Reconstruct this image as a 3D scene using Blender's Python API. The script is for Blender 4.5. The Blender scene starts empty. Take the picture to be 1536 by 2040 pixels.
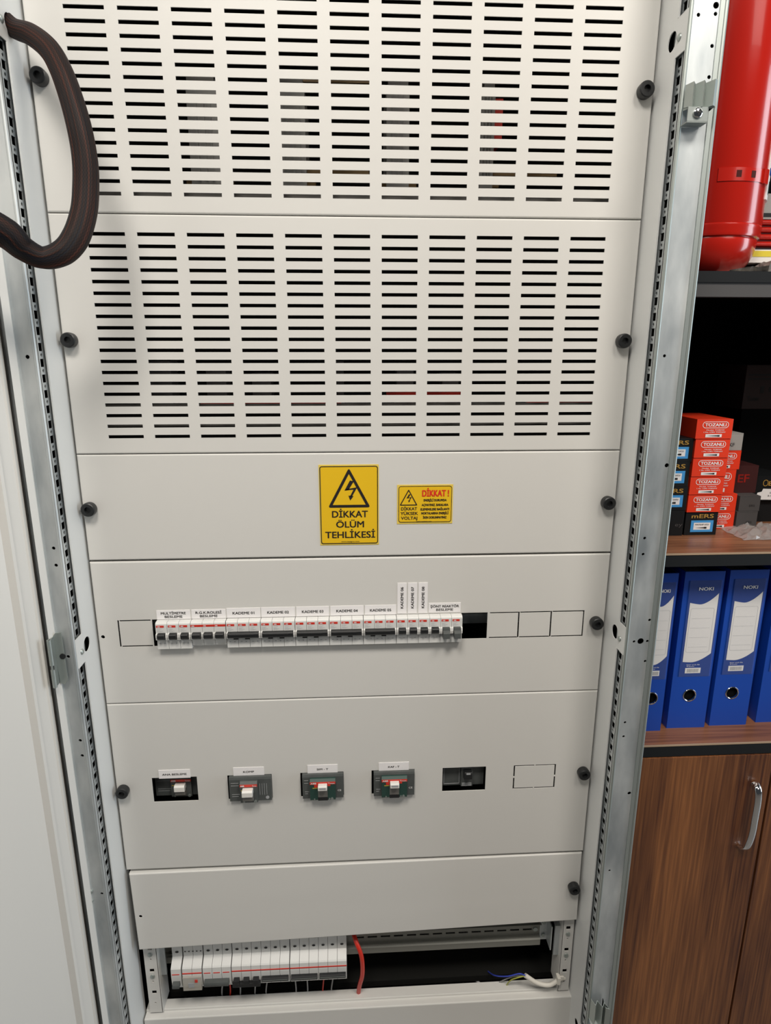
import bpy, bmesh, math, random
from mathutils import Vector, Matrix
random.seed(7)
PI = math.pi
sc = bpy.context.scene
COL = sc.collection
ZO = 1.650                      # height of the first slot row above the floor

# ------------------------------------------------------------------ camera
F = 1266.327
CAM = Vector((0.3495, -0.9389, -0.1515 + ZO))
RX = Vector((0.9985, -0.0552, 0.0007)); RD = Vector((-0.0129, -0.2461, -0.9692)); RF = Vector((0.0536, 0.9677, -0.2464))
cd = bpy.data.cameras.new('camera'); cam = bpy.data.objects.new('camera', cd); COL.objects.link(cam)
RF.normalize(); RX = (RX - RF * RX.dot(RF)).normalized(); RU = RX.cross(RF).normalized()
m = Matrix((RX, RU, -RF)).transposed().to_4x4(); m.translation = CAM
cam.matrix_world = m
cd.sensor_fit = 'HORIZONTAL'; cd.sensor_width = 36; cd.lens = 36 * F / 1536; cd.clip_start = .01
sc.camera = cam

def at(px, py, Y):
    """point of the plane y=Y seen at a pixel of the 1536x2040 photograph"""
    d = RX * ((px - 768) / F) - RU * ((py - 1020) / F) + RF
    return CAM + d * ((Y - CAM.y) / d.y)
def atZ(px, py, Z):
    d = RX * ((px - 768) / F) - RU * ((py - 1020) / F) + RF
    return CAM + d * ((Z - CAM.z) / d.z)

# ------------------------------------------------------------------ world, light, exposure
sc.view_settings.view_transform = 'Standard'; sc.view_settings.look = 'None'
sc.view_settings.exposure = 0.0; sc.view_settings.gamma = 1.0
try: sc.view_settings.use_curve_mapping = False
except Exception: pass
w = bpy.data.worlds.new('room'); sc.world = w; w.use_nodes = True
w.node_tree.nodes['Background'].inputs[0].default_value = (.86, .93, 1.0, 1)
w.node_tree.nodes['Background'].inputs[1].default_value = .045

def area(name, loc, target, sx, sy, power, color):
    l = bpy.data.lights.new(name, 'AREA'); l.shape = 'RECTANGLE'; l.size = sx; l.size_y = sy
    l.energy = power; l.color = color
    o = bpy.data.objects.new(name, l); COL.objects.link(o); o.location = loc
    o.rotation_euler = (Vector(target) - Vector(loc)).to_track_quat('-Z', 'Y').to_euler()
    return o
area('ceiling_light_near', (1.15, -1.05, 2.80), (1.1, -.85, 0), .5, .5, 24, (1.0, .93, .84))
area('ceiling_light_middle', (.10, -1.15, 2.80), (.15, -.9, 0), .5, .5, 27, (1.0, .94, .86))
area('ceiling_light_far', (2.2, -2.7, 2.80), (1.6, -1.9, 0), 1.3, 1.3, 15.5, (1.0, .95, .88))
area('window_light', (3.3, -.56, 1.3), (0., -.42, 1.1), .7, 2.1, 36, (.80, .91, 1.0))

# ------------------------------------------------------------------ materials
def mat(name, col, rough=.5, metal=0., var=0., scale=30., bump=0., alpha=1., trans=0., coat=0., stretch=(1, 1, 1), spec=.5, rvar=0., col2=None, detail=4):
    m = bpy.data.materials.new(name); m.use_nodes = True
    nt = m.node_tree; b = nt.nodes['Principled BSDF']
    b.inputs['Base Color'].default_value = (*col, 1); b.inputs['Roughness'].default_value = rough
    b.inputs['Metallic'].default_value = metal; b.inputs['Alpha'].default_value = alpha
    b.inputs['Transmission Weight'].default_value = trans; b.inputs['Coat Weight'].default_value = coat
    b.inputs['Specular IOR Level'].default_value = spec
    if var or bump or rvar or col2:
        tc = nt.nodes.new('ShaderNodeTexCoord'); mp = nt.nodes.new('ShaderNodeMapping'); mp.inputs['Scale'].default_value = stretch
        nz = nt.nodes.new('ShaderNodeTexNoise'); nz.inputs['Scale'].default_value = scale; nz.inputs['Detail'].default_value = detail
        nt.links.new(tc.outputs['Object'], mp.inputs[0]); nt.links.new(mp.outputs[0], nz.inputs['Vector'])
        if var or col2:
            r = nt.nodes.new('ShaderNodeValToRGB'); nt.links.new(nz.outputs['Fac'], r.inputs[0])
            r.color_ramp.elements[0].position = .32; r.color_ramp.elements[1].position = .68
            c2 = col2 or tuple(min(1, c * (1 + var)) for c in col); c1 = col if col2 else tuple(c * (1 - var) for c in col)
            r.color_ramp.elements[0].color = (*c1, 1); r.color_ramp.elements[1].color = (*c2, 1)
            nt.links.new(r.outputs[0], b.inputs['Base Color'])
        if rvar:
            mr = nt.nodes.new('ShaderNodeMapRange'); mr.inputs[3].default_value = rough - rvar; mr.inputs[4].default_value = rough + rvar
            nt.links.new(nz.outputs['Fac'], mr.inputs[0]); nt.links.new(mr.outputs[0], b.inputs['Roughness'])
        if bump:
            bp = nt.nodes.new('ShaderNodeBump'); bp.inputs['Strength'].default_value = bump; bp.inputs['Distance'].default_value = .002
            nt.links.new(nz.outputs['Fac'], bp.inputs['Height']); nt.links.new(bp.outputs[0], b.inputs['Normal'])
    return m
def wood(name, base, dark, axis='z', scale=1., rough=.38, big=1.2, ring=.10):
    m = bpy.data.materials.new(name); m.use_nodes = True; nt = m.node_tree; b = nt.nodes['Principled BSDF']
    tc = nt.nodes.new('ShaderNodeTexCoord'); mp = nt.nodes.new('ShaderNodeMapping')
    s = {'z': (9, 9, .9), 'x': (.9, 9, 9)}[axis]; mp.inputs['Scale'].default_value = tuple(k * scale for k in s)
    n1 = nt.nodes.new('ShaderNodeTexNoise'); n1.inputs['Scale'].default_value = 1.0; n1.inputs['Detail'].default_value = 3; n1.inputs['Distortion'].default_value = .6
    mul = nt.nodes.new('ShaderNodeMath'); mul.operation = 'MULTIPLY'; mul.inputs[1].default_value = 22
    sn = nt.nodes.new('ShaderNodeMath'); sn.operation = 'SINE'
    mp2 = nt.nodes.new('ShaderNodeMapping'); mp2.inputs['Scale'].default_value = tuple(k * 30 for k in ((9, 9, .25) if axis == 'z' else (.25, 9, 9)))
    n2 = nt.nodes.new('ShaderNodeTexNoise'); n2.inputs['Scale'].default_value = 1.0; n2.inputs['Detail'].default_value = 4; n2.inputs['Roughness'].default_value = .4
    add = nt.nodes.new('ShaderNodeMath'); add.operation = 'MULTIPLY_ADD'; add.inputs[1].default_value = ring
    r = nt.nodes.new('ShaderNodeValToRGB'); r.color_ramp.elements[0].color = (*dark, 1); r.color_ramp.elements[1].color = (*base, 1)
    r.color_ramp.elements[0].position = .05; r.color_ramp.elements[1].position = .95
    L = nt.links.new
    L(tc.outputs['Object'], mp.inputs[0]); L(mp.outputs[0], n1.inputs['Vector']); L(n1.outputs['Fac'], mul.inputs[0]); L(mul.outputs[0], sn.inputs[0])
    L(tc.outputs['Object'], mp2.inputs[0]); L(mp2.outputs[0], n2.inputs['Vector']); L(sn.outputs[0], add.inputs[0]); L(n2.outputs['Fac'], add.inputs[2])
    mp3 = nt.nodes.new('ShaderNodeMapping'); mp3.inputs['Scale'].default_value = (5.5, 1, .5) if axis == 'z' else (.8, 8, 1); mp3.inputs['Location'].default_value = (.35, 0, 0)
    n3 = nt.nodes.new('ShaderNodeTexNoise'); n3.inputs['Scale'].default_value = 1.0; n3.inputs['Detail'].default_value = 1
    ad2 = nt.nodes.new('ShaderNodeMath'); ad2.operation = 'MULTIPLY_ADD'; ad2.inputs[1].default_value = big; sub = nt.nodes.new('ShaderNodeMath'); sub.operation = 'SUBTRACT'; sub.inputs[1].default_value = big / 2
    L(tc.outputs['Object'], mp3.inputs[0]); L(mp3.outputs[0], n3.inputs['Vector']); L(n3.outputs['Fac'], ad2.inputs[0]); L(add.outputs[0], ad2.inputs[2]); L(ad2.outputs[0], sub.inputs[0])
    e = r.color_ramp.elements.new(.5); e.color = tuple(.55 * a + .45 * c for a, c in zip(dark, base)) + (1,)
    L(sub.outputs[0], r.inputs[0]); L(r.outputs[0], b.inputs['Base Color']); b.inputs['Roughness'].default_value = rough
    return m
PAINT = mat('light grey powder coat', (.66, .65, .62), .42, bump=.02, scale=900)
PAINT_LIT = mat('light grey powder coat window-lit', (.70, .71, .70), .45, bump=.02, scale=900)  # same coat as the covers; window light put into a lighter, cooler colour
GALV = mat('galvanised steel', (.40, .44, .46), .5, metal=.74, col2=(.72, .75, .75), scale=16, stretch=(1.5, 1, .5), rvar=.12, detail=9)
GALV2 = mat('zinc plated steel', (.43, .47, .45), .45, metal=.8)
CHROME = mat('chrome', (.82, .82, .82), .12, metal=1)
SHADEIN = mat('shaded enclosure interior', (.012, .012, .011), .9, spec=.1)  # galvanised steel inside; its shade is put into this near-black colour
RAILD = mat('dull steel rail', (.20, .19, .175), .5, metal=.3)
BLACK = mat('black plastic', (.012, .013, .014), .42)
BLACKM = mat('black rubber', (.02, .02, .02), .7)
WHITEP = mat('white breaker plastic', (.70, .70, .68), .45)
WHITEL = mat('white label', (.86, .84, .84), .5)
CLEARGREY = mat('grey breaker print', (.36, .37, .38), .5)
REDS = mat('red printed stripe', (.62, .035, .02), .45)
INK = mat('black ink', (.015, .013, .013), .5)
WINK = mat('white print', (.85, .83, .82), .5)
YEL = mat('yellow sign vinyl', (.80, .50, .015), .4)
YEL2 = mat('pale yellow sign edge', (.78, .58, .10), .4)
REDINK = mat('red ink', (.70, .03, .015), .45)
MCCB = mat('dark grey breaker plastic', (.075, .082, .08), .45, var=.1, scale=60)
GREENP = mat('dark green breaker face', (.02, .055, .045), .4)
LEVERW = mat('white lever', (.74, .72, .68), .4)
YELP = mat('yellow mark', (.6, .45, .05), .5)
REDEXT = mat('red enamel', (.50, .014, .007), .2, coat=.25)
REDBOX = mat('red carton', (.80, .045, .012), .38)
REDDK = mat('red carton side', (.30, .015, .01), .4)
BLKBOX = mat('black carton', (.008, .009, .010), .5, spec=.25)
GREYBOX = mat('grey carton', (.34, .33, .31), .5)
DGREYBOX = mat('dark grey carton', (.07, .066, .066), .5)
BLUEL = mat('light blue label', (.06, .32, .70), .45)
GOLD = mat('gold print', (.42, .24, .05), .4)
WHITEC = mat('white card', (.78, .75, .72), .5)
BLUE = mat('blue binder board', (.008, .065, .40), .36)
BLUED = mat('dark blue binder label', (.008, .045, .25), .4, spec=.25)
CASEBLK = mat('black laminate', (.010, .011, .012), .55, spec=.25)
SHADEBLK = mat('black laminate in shade', (.004, .0045, .005), .8, spec=.1)  # darker copy of the black laminate, with the shade inside painted in
WOODD = wood('walnut door', (.34, .130, .042), (.060, .018, .009))
WOODS = wood('walnut shelf', (.44, .19, .09), (.12, .045, .022), 'x', big=.3, ring=.16)
EDGE = mat('pale shelf edge band', (.42, .30, .2), .4)
REDW = mat('red wire sheath', (.62, .03, .015), .4)
BLUEW = mat('blue wire sheath', (.04, .07, .5), .4)
YELW = mat('yellow green wire sheath', (.38, .40, .06), .4)
WHITEW = mat('white cable sheath', (.74, .71, .64), .45)
GREYW = mat('grey wire sheath', (.32, .32, .32), .4)
PLASTIC = mat('clear crumpled film', (.9, .9, .9), .12, trans=.65, alpha=.5, spec=1.)
POCKET = mat('clear label pocket', (.9, .9, 1), .10, alpha=.02)
CLEARW = mat('clear breaker window', (.55, .52, .46), .15, alpha=.55)
WALLM = mat('painted wall', (.55, .54, .51), .8)
FLOORM = mat('grey floor tile', (.16, .15, .14), .4, var=.08, scale=3)
TONERC = mat('dim printed carton', (.055, .043, .043), .6, spec=.15)
YLAB = mat('yellow packet label', (.72, .58, .05), .4)
GPLAS = mat('grey crumpled film', (.16, .155, .15), .3, col2=(.40, .37, .33), scale=60, bump=.6)

# ------------------------------------------------------------------ mesh helpers
class MB:
    def __init__(s): s.v = []; s.f = []
    def add(s, vs, fs):
        n = len(s.v); s.v += [tuple(a) for a in vs]; s.f += [tuple(i + n for i in q) for q in fs]; return s
    def box(s, x0, x1, y0, y1, z0, z1):
        return s.add([(x, y, z) for x in (x0, x1) for y in (y0, y1) for z in (z0, z1)],
                     [(0, 1, 3, 2), (4, 6, 7, 5), (0, 4, 5, 1), (2, 3, 7, 6), (0, 2, 6, 4), (1, 5, 7, 3)])
    def prism(s, poly, a, b, axis='x'):
        """poly: 2D points; axis x -> (y,z), y -> (x,z), z -> (x,y)"""
        def P(p, t): return {'x': (t, p[0], p[1]), 'y': (p[0], t, p[1]), 'z': (p[0], p[1], t)}[axis]
        n = len(poly)
        return s.add([P(p, a) for p in poly] + [P(p, b) for p in poly],
                     [tuple(range(n)), tuple(range(2 * n - 1, n - 1, -1))] + [(i, (i + 1) % n, n + (i + 1) % n, n + i) for i in range(n)])
    def cyl(s, c, r, h, axis='y', n=20, r2=None, a0=0):
        """disc-capped cylinder from c along the axis by h"""
        r2 = r if r2 is None else r2
        def P(t, rr, k):
            a = a0 + 2 * PI * k / n; u, v = rr * math.cos(a), rr * math.sin(a)
            return {'y': (c[0] + u, c[1] + t, c[2] + v), 'z': (c[0] + u, c[1] + v, c[2] + t), 'x': (c[0] + t, c[1] + u, c[2] + v)}[axis]
        return s.add([P(0, r, k) for k in range(n)] + [P(h, r2, k) for k in range(n)],
                     [tuple(range(n)), tuple(range(2 * n - 1, n - 1, -1))] + [(k, (k + 1) % n, n + (k + 1) % n, n + k) for k in range(n)])
    def lathe(s, c, prof, n=48, axis='z'):
        """prof: (radius, height) pairs"""
        vs = []; fs = []
        for r, h in prof:
            for k in range(n):
                a = 2 * PI * k / n
                vs.append((c[0] + r * math.cos(a), c[1] + r * math.sin(a), c[2] + h) if axis == 'z' else (c[0] + r * math.cos(a), c[1] - h, c[2] + r * math.sin(a)))
        for i in range(len(prof) - 1):
            for k in range(n): fs.append((i * n + k, i * n + (k + 1) % n, (i + 1) * n + (k + 1) % n, (i + 1) * n + k))
        if prof[0][0] > 1e-6: fs.append(tuple(range(n)))
        if prof[-1][0] > 1e-6: fs.append(tuple(range((len(prof) - 1) * n, len(prof) * n)))
        return s.add(vs, fs)
    def tube(s, pts, r, n=12, sub=8, flat=None):
        P = spline(pts, sub); vs = []; fs = []; up = Vector((0, 1, 0))
        N = len(P)
        for i, p in enumerate(P):
            t = (P[min(i + 1, N - 1)] - P[max(i - 1, 0)]).normalized()
            a = t.cross(up);
            if a.length < 1e-3: a = t.cross(Vector((1, 0, 0)))
            a.normalize(); b = t.cross(a).normalized()
            rr = r(i / (N - 1)) if callable(r) else r
            for k in range(n):
                an = 2 * PI * k / n
                vs.append(p + a * (rr * math.cos(an)) + b * (rr * math.sin(an) * (flat or 1)))
        for i in range(N - 1):
            for k in range(n): fs.append((i * n + k, i * n + (k + 1) % n, (i + 1) * n + (k + 1) % n, (i + 1) * n + k))
        fs.append(tuple(range(n))); fs.append(tuple(range((N - 1) * n, N * n)))
        return s.add(vs, fs)
    def quad(s, a, b, c, d): return s.add([a, b, c, d], [(0, 1, 2, 3)])
    def build(s, name, material, parent=None, smooth=False, bevel=0., seg=2):
        me = bpy.data.meshes.new(name); me.from_pydata([tuple(a) for a in s.v], [], s.f)
        bm = bmesh.new(); bm.from_mesh(me); bmesh.ops.recalc_face_normals(bm, faces=bm.faces[:]); bm.to_mesh(me); bm.free()
        if smooth:
            for p in me.polygons: p.use_smooth = True
            try: me.set_sharp_from_angle(angle=math.radians(38))
            except Exception: pass
        me.materials.append(material)
        o = bpy.data.objects.new(name, me); COL.objects.link(o)
        if parent is not None:
            o.parent = parent; o.matrix_parent_inverse = Matrix.Translation(-world_loc(parent))
        if bevel:
            b = o.modifiers.new('bevel', 'BEVEL'); b.width = bevel; b.segments = seg; b.limit_method = 'ANGLE'; b.angle_limit = math.radians(40)
        return o
def world_loc(o):
    p = Vector(o.get('_l', (0, 0, 0))); return p
def spline(pts, sub):
    pts = [Vector(p) for p in pts]; out = []
    if len(pts) < 3: return [pts[0].lerp(pts[1], i / sub) for i in range(sub + 1)]
    for i in range(len(pts) - 1):
        p0 = pts[i - 1] if i else pts[0] * 2 - pts[1]; p1 = pts[i]; p2 = pts[i + 1]
        p3 = pts[i + 2] if i + 2 < len(pts) else pts[-1] * 2 - pts[-2]
        for k in range(sub):
            t = k / sub
            out.append(.5 * ((2 * p1) + (p2 - p0) * t + (2 * p0 - 5 * p1 + 4 * p2 - p3) * t * t + (3 * p1 - p0 - 3 * p2 + p3) * t ** 3))
    out.append(pts[-1]); return out
ROOTS = []
def tag(o, label, cat, group=None, kind=None):
    if label: o['label'] = label
    if cat: o['category'] = cat
    if group: o['group'] = group
    if kind: o['kind'] = kind
    return o
def thing(name, loc, label, cat, group=None):
    o = bpy.data.objects.new(name, None); COL.objects.link(o); o.location = loc; o.empty_display_size = .02
    o['_l'] = tuple(loc); ROOTS.append(o); return tag(o, label, cat, group)
def struct(o): o['kind'] = 'structure'; return o

def plate(mb, P, u0, u1, v0, v1, rects=(), circles=(), t=.0015, wall=True, n=24):
    """sheet with real holes; P(u,v,d) maps sheet coordinates and depth to space"""
    R = [(a, b, c, d, None) for a, b, c, d in rects] + [(a - r * 1.2, a + r * 1.2, b - r * 1.2, b + r * 1.2, (a, b, r)) for a, b, r in circles]
    def uniq(l):
        l = sorted(l); o = [l[0]]
        for x in l[1:]:
            if x - o[-1] > 1e-7: o.append(x)
        return o
    # bands in v: only the holes of a band cut it, so far holes do not slice everything
    vs = uniq([v0, v1] + [x for r in R for x in r[2:4] if v0 < x < v1])
    for j in range(len(vs) - 1):
        a, b = vs[j], vs[j + 1]; vm = (a + b) / 2
        row = [r for r in R if r[2] < vm < r[3]]
        us = uniq([u0, u1] + [x for r in row for x in r[:2] if u0 < x < u1])
        for i in range(len(us) - 1):
            um = (us[i] + us[i + 1]) / 2
            hit = [r for r in row if r[0] < um < r[1]]
            if not hit:
                mb.quad(P(us[i], a, 0), P(us[i + 1], a, 0), P(us[i + 1], b, 0), P(us[i], b, 0))
                if wall: mb.quad(P(us[i], a, t), P(us[i + 1], a, t), P(us[i + 1], b, t), P(us[i], b, t))
    for r in R:
        if r[4]:
            cu, cv, rr = r[4]; h = rr * 1.2
            ring = []
            for k in range(n):
                an = 2 * PI * k / n + PI / n * 0; c, s_ = math.cos(an), math.sin(an); q = max(abs(c), abs(s_))
                ring.append(((cu + rr * c, cv + rr * s_), (cu + h * c / q, cv + h * s_ / q)))
            for k in range(n):
                (a, A), (b, B) = ring[k], ring[(k + 1) % n]
                for d in ((0, t) if wall else (0,)): mb.quad(P(*a, d), P(*A, d), P(*B, d), P(*b, d))
                mb.quad(P(*a, 0), P(*b, 0), P(*b, t), P(*a, t))
        else:
            a, b, c, d = r[:4]
            for (p, q) in (((a, c), (b, c)), ((b, c), (b, d)), ((b, d), (a, d)), ((a, d), (a, c))):
                mb.quad(P(*p, 0), P(*q, 0), P(*q, t), P(*p, t))
    return mb

_tc = {}
def text_geo(s, bold=.012):
    k = (s, 0)
    if k not in _tc:
        c = bpy.data.curves.new('t', 'FONT'); c.body = s; c.size = 1; c.resolution_u = 3
        o = bpy.data.objects.new('t', c); COL.objects.link(o); dg = bpy.context.evaluated_depsgraph_get()
        me = bpy.data.meshes.new_from_object(o.evaluated_get(dg)); COL.objects.unlink(o)
        vs = [(v.co.x, v.co.y) for v in me.vertices]; fs = [tuple(p.vertices) for p in me.polygons]
        bpy.data.objects.remove(o); bpy.data.meshes.remove(me)
        x0 = min(a for a, b in vs); x1 = max(a for a, b in vs)
        cap = .70
        _tc[k] = ([((a - x0) / (x1 - x0), b / cap) for a, b in vs], fs, (x1 - x0) / cap)
    return _tc[k]
def text(mb, P, s, u, v, w=None, h=.005, bold=.012, align='c'):
    """cap height h, baseline at v; P(u,v) -> point; w given -> squeezed to that width"""
    vs, fs, asp = text_geo(s, bold); w = w or asp * h
    u0 = u - w / 2 if align == 'c' else u
    q = bold * 1.5 * h
    for i, (sh, sv) in enumerate([(0, 0)] if bold <= 0 else [(0, 0), (-q, -q * .5), (q, q * .5), (q, -q * .5), (-q, q * .5)]):
        L = []
        for a, b in vs:
            p = P(u0 + sh + a * w, v + sv + b * h); L.append((p[0], p[1] - i * 3e-5, p[2]))
        mb.add(L, fs)
def front(Y):
    return lambda u, v, d=0: (u, Y + d, v)
def rrect(mb, P, u0, u1, v0, v1, r, w=None, n=5):
    """rounded rectangle, filled or as an outline of width w"""
    def loop(o, rr):
        L = []
        for cx, cy, a in ((u1 - r, v1 - r, 0), (u0 + r, v1 - r, 90), (u0 + r, v0 + r, 180), (u1 - r, v0 + r, 270)):
            for k in range(n + 1):
                an = math.radians(a + 90 * k / n); L.append((cx + rr * math.cos(an), cy + rr * math.sin(an)))
        return L
    A = loop(0, r); N = len(A)
    if w is None: mb.add([P(*a) for a in A], [tuple(range(N))])
    else:
        B = loop(0, max(r - w, 1e-5)) if r > w else A
        mb.add([P(*a) for a in A] + [P(*b) for b in B], [(i, (i + 1) % N, N + (i + 1) % N, N + i) for i in range(N)])

# ================================================================== the room
bx = MB().box(-2.6, 3.4, .62, .72, 0, 3.0).build('wall_back', WALLM); struct(bx)
struct(MB().box(-2.6, 3.4, -3.2, .72, -.1, 0).build('floor', FLOORM))

# ================================================================== the switchboard cabinet
XL, XR = -.0485, .7590          # outer sides of the cover panels
cab = thing('electrical_cabinet', ((XL + XR) / 2, 0, 0), 'open light grey electrical switchboard cabinet with galvanised posts and perforated rails', 'cabinet')
Z = lambda z: z + ZO
# inner side jambs (painted), with round cable holes and long cut-outs showing the perforated rails
HZ = (.2266, -.581, -1.388)
for side, X, sg in (('l', XL - .003, -1), ('r', XR + .003, 1)):
    P = lambda u, v, d, X=X, sg=sg: (X + sg * d, u, v)
    mb = MB()
    wins = [(-.0715, -.0478, Z(.2046), Z(.62)), (-.0715, -.0478, Z(-.5585), Z(.2036)), (-.0715, -.0478, Z(-1.366), Z(-.6035))]
    wins[0] = (-.0715, -.0478, Z(.2480), Z(.62))
    plate(mb, P, -.0745, .02, Z(-1.55), Z(.66), rects=wins, circles=[(-.035, Z(h), .0112) for h in HZ], t=.0012)
    j = mb.build('side_jamb', PAINT_LIT, cab)
    # raised bead along the cut-outs
    lip = MB()
    for a, b in ((.2480, .62), (-.5585, .2036), (-1.366, -.6035)):
        lip.box(X - sg * .0007, X + sg * .0001, -.0476, -.0458, Z(a), Z(b))
    lip.build('jamb_lip', PAINT_LIT, cab)
    # perforated rail behind the cut-outs
    Xp = X + sg * .0045
    P = lambda u, v, d, X=Xp, sg=sg: (X + sg * d, u, v)
    rects = []; circ = []
    z = .2015
    k = 0
    zz = [.1976 + .0203 * i for i in range(3, 22)] + [.1976 - .0203 * i for i in range(0, 38)] + [-.6145 - .0203 * i for i in range(0, 38)]
    for z in zz:
        rects.append((-.0568, -.0465, Z(z - .0052), Z(z + .0052))); circ.append((-.0517, Z(z - .01015), .0024))
    pl = MB(); plate(pl, P, -.0735, -.0330, Z(-1.55), Z(.66), rects=rects, circles=circ, t=.0012, n=8)
    pl.build('perforated_rail', GALV, cab)
    MB().box(min(Xp, Xp + sg * .03), max(Xp, Xp + sg * .03), -.032, -.030, Z(-1.55), Z(.66)).build('rail_web', SHADEIN, cab)
    MB().box(min(Xp + sg * .012, Xp + sg * .013), max(Xp + sg * .012, Xp + sg * .013), -.073, -.032, Z(-1.55), Z(.66)).build('rail_backing', SHADEIN, cab)
    for h in HZ:
        s_ = MB().lathe((0, 0, 0), [(.0, .0026), (.0026, .0024), (.0042, .0012), (.0046, 0)], 16)
        s_.v = [(X - sg * c[2], -.0545 + c[0], Z(h - .003) + c[1]) for c in s_.v]
        s_.build('screw', GALV2, cab, smooth=True)
    # the open front face of the post
    if sg > 0:
        xs0, xs1 = X + .0015, .8065
        holes = [(.7931, .249, .0036), (.7936, .2402, .0022), (.7727, .2387, .0022), (.7937, .2067, .0022), (.7942, .1735, .0022), (.7753, -.1584, .0021), (.7954, -.3087, .0030),
                 (.7745, -.4156, .0021), (.7747, -.4401, .0021), (.7955, -.5444, .0022), (.775, -.5792, .0021), (.7851, -.5788, .0049), (.7956, -.5789, .0021), (.7956, -.6123, .0021),
                 (.7742, -.7173, .0021), (.7742, -.7423, .0021), (.7937, -.8473, .0030), (.7743, -.9973, .0021)]
    else:
        xs0, xs1 = -.108, X - .0015
        holes = [(-.0629, -.1599, .0026), (-.0623, -.4169, .0024), (-.062, -.4418, .0024), (-.0622, -.5811, .0024), (-.061, -.7189, .0024), (-.061, -.7448, .0024), (-.0592, -.9987, .0023)]
    mb = MB(); plate(mb, front(-.0755), xs0, xs1, Z(-1.55), Z(.66), circles=[(a, Z(b), r) for a, b, r in holes], t=.0015, n=16)
    mb.build('post_front', GALV, cab)
    o = MB()      # rounded rims both sides, raised flat ridge, return flange
    inn = xs0 if sg > 0 else xs1; out = xs1 if sg > 0 else xs0
    o.cyl((inn, -.0748, Z(-1.55)), .0024, 2.21, 'z', 12); o.cyl((out, -.0745, Z(-1.55)), .0028, 2.21, 'z', 12)
    o.box(min(out, out + sg * .002), max(out, out + sg * .002), -.0745, .05, Z(-1.55), Z(.66))
    if sg > 0: o.box(xs1 - .0085, xs1 - .003, -.0768, -.0750, Z(-1.55), Z(.66))
    o.build('post_rim', GALV2 if sg > 0 else GALV, cab, smooth=True)
    MB().box(min(xs0, xs1) + .003, max(xs0, xs1) - .003, -.062, -.060, Z(-1.55), Z(.66)).build('post_web', SHADEIN, cab)
# enclosure walls
MB().box(-.105, .811, .26, .262, Z(-1.6), Z(.66)).build('back_plate', SHADEIN, cab)
MB().box(-.107, -.105, -.04, .262, Z(-1.6), Z(.66)).build('side_wall', SHADEIN, cab)
MB().box(.8090, .8110, -.04, .262, Z(-1.6), Z(.66)).build('side_wall', SHADEIN, cab)
MB().box(-.107, .812, -.07, .262, Z(.66), Z(.665)).build('roof', PAINT, cab)
MB().box(XL, XR, 0, .002, Z(.348), Z(.66)).build('unseen_light_stop', PAINT, cab)  # unseen cover added to keep light from leaking in above the vents
MB().box(-.107, .812, -.07, .262, Z(-1.65), Z(-1.55)).build('plinth', PAINT, cab)
# rails just behind the covers
for z0, z1 in ((.043, .058), (-.262, -.250), (-.235, -.229), (-.475, -.45)):
    MB().box(-.045, .755, .030, .034, Z(z0), Z(z1)).build('cross_rail', RAILD, cab)
# vertical mounting strips seen in the open bay
for side, x0, x1 in (('l', -.040, -.0165), ('r', .738, .759)):
    cx = (x0 + x1) / 2
    rr = []; cc = []
    for i, z in enumerate([-1.208, -1.2335, -1.259, -1.2845, -1.310, -1.3355]):
        if i % 2 == 0: rr.append((cx - .0042, cx + .0042, Z(z - .004), Z(z + .004)))
        else: cc.append((cx, Z(z), .0018))
    mb = MB(); plate(mb, front(.010), x0, x1, Z(-1.358), Z(-1.18), rects=rr, circles=cc, t=.002, n=16)
    sgn = 1 if side == 'l' else -1
    xe = x1 if side == 'l' else x0
    mb.box(xe - .001, xe + .001, .010, .05, Z(-1.358), Z(-1.18))
    mb.build('mounting_strip', PAINT, cab)
    for z in (-1.222, -1.2725):
        MB().lathe((cx, .010, Z(z)), [(.0045, 0), (.0042, .0015), (.0025, .0025), (0, .0026)], 16, 'y').build('screw', GALV2, cab, smooth=True)
    bk = MB(); bx0 = x1 + .001 if side == 'l' else x0 - .011
    bk.box(bx0, bx0 + .010, .02, .024, Z(-1.262 - .02), Z(-1.215)); bk.box(bx0, bx0 + .010, .02, .07, Z(-1.215), Z(-1.213))
    bk.build('rail_bracket', GALV, cab)

# hinge on the left post and striker brackets on the right post
def P3(px, py, Y): return at(px, py, Y)
hg = MB()
hx0, hx1 = at(107, 1300, -.086).x, at(127, 1318, -.086).x
zt, zb = at(110, 1262, -.086).z, at(118, 1366, -.086).z
hg.prism([(hx0, zt - .006), (hx0 + .004, zt - .001), (hx1, zt), (hx1 + .001, zb + .008), (hx1 - .004, zb), (hx0 + .002, zb + .003)], -.0835, -.0815, 'y')
hg.prism([(hx0, zt - .006), (hx0 + .0012, zt - .006), (hx0 + .0012, zb + .003), (hx0, zb + .003)], -.099, -.0815, 'y')
hinge = hg.build('hinge', GALV2, cab)
for z0, z1 in ((zt - .045, zt - .006), (zb + .002, zb + .030)):
    MB().cyl((hx0 - .0005, -.094, z0), .0030, z1 - z0, 'z', 16).build('hinge_knuckle', GALV2, hinge, smooth=True)
MB().cyl((hx0 - .0005, -.094, zb + .028), .0022, (zt - .043) - (zb + .028), 'z', 12).build('hinge_pin', BLACK, hinge, smooth=True)
hp = at(124.5, 1308, -.0845)
MB().cyl((hp.x, -.0845, hp.z), .0042, .0012, 'y', 18).build('hinge_hole_dark', BLACK, hinge, smooth=True)  # black disc painted for the dark of an open hole

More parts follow.
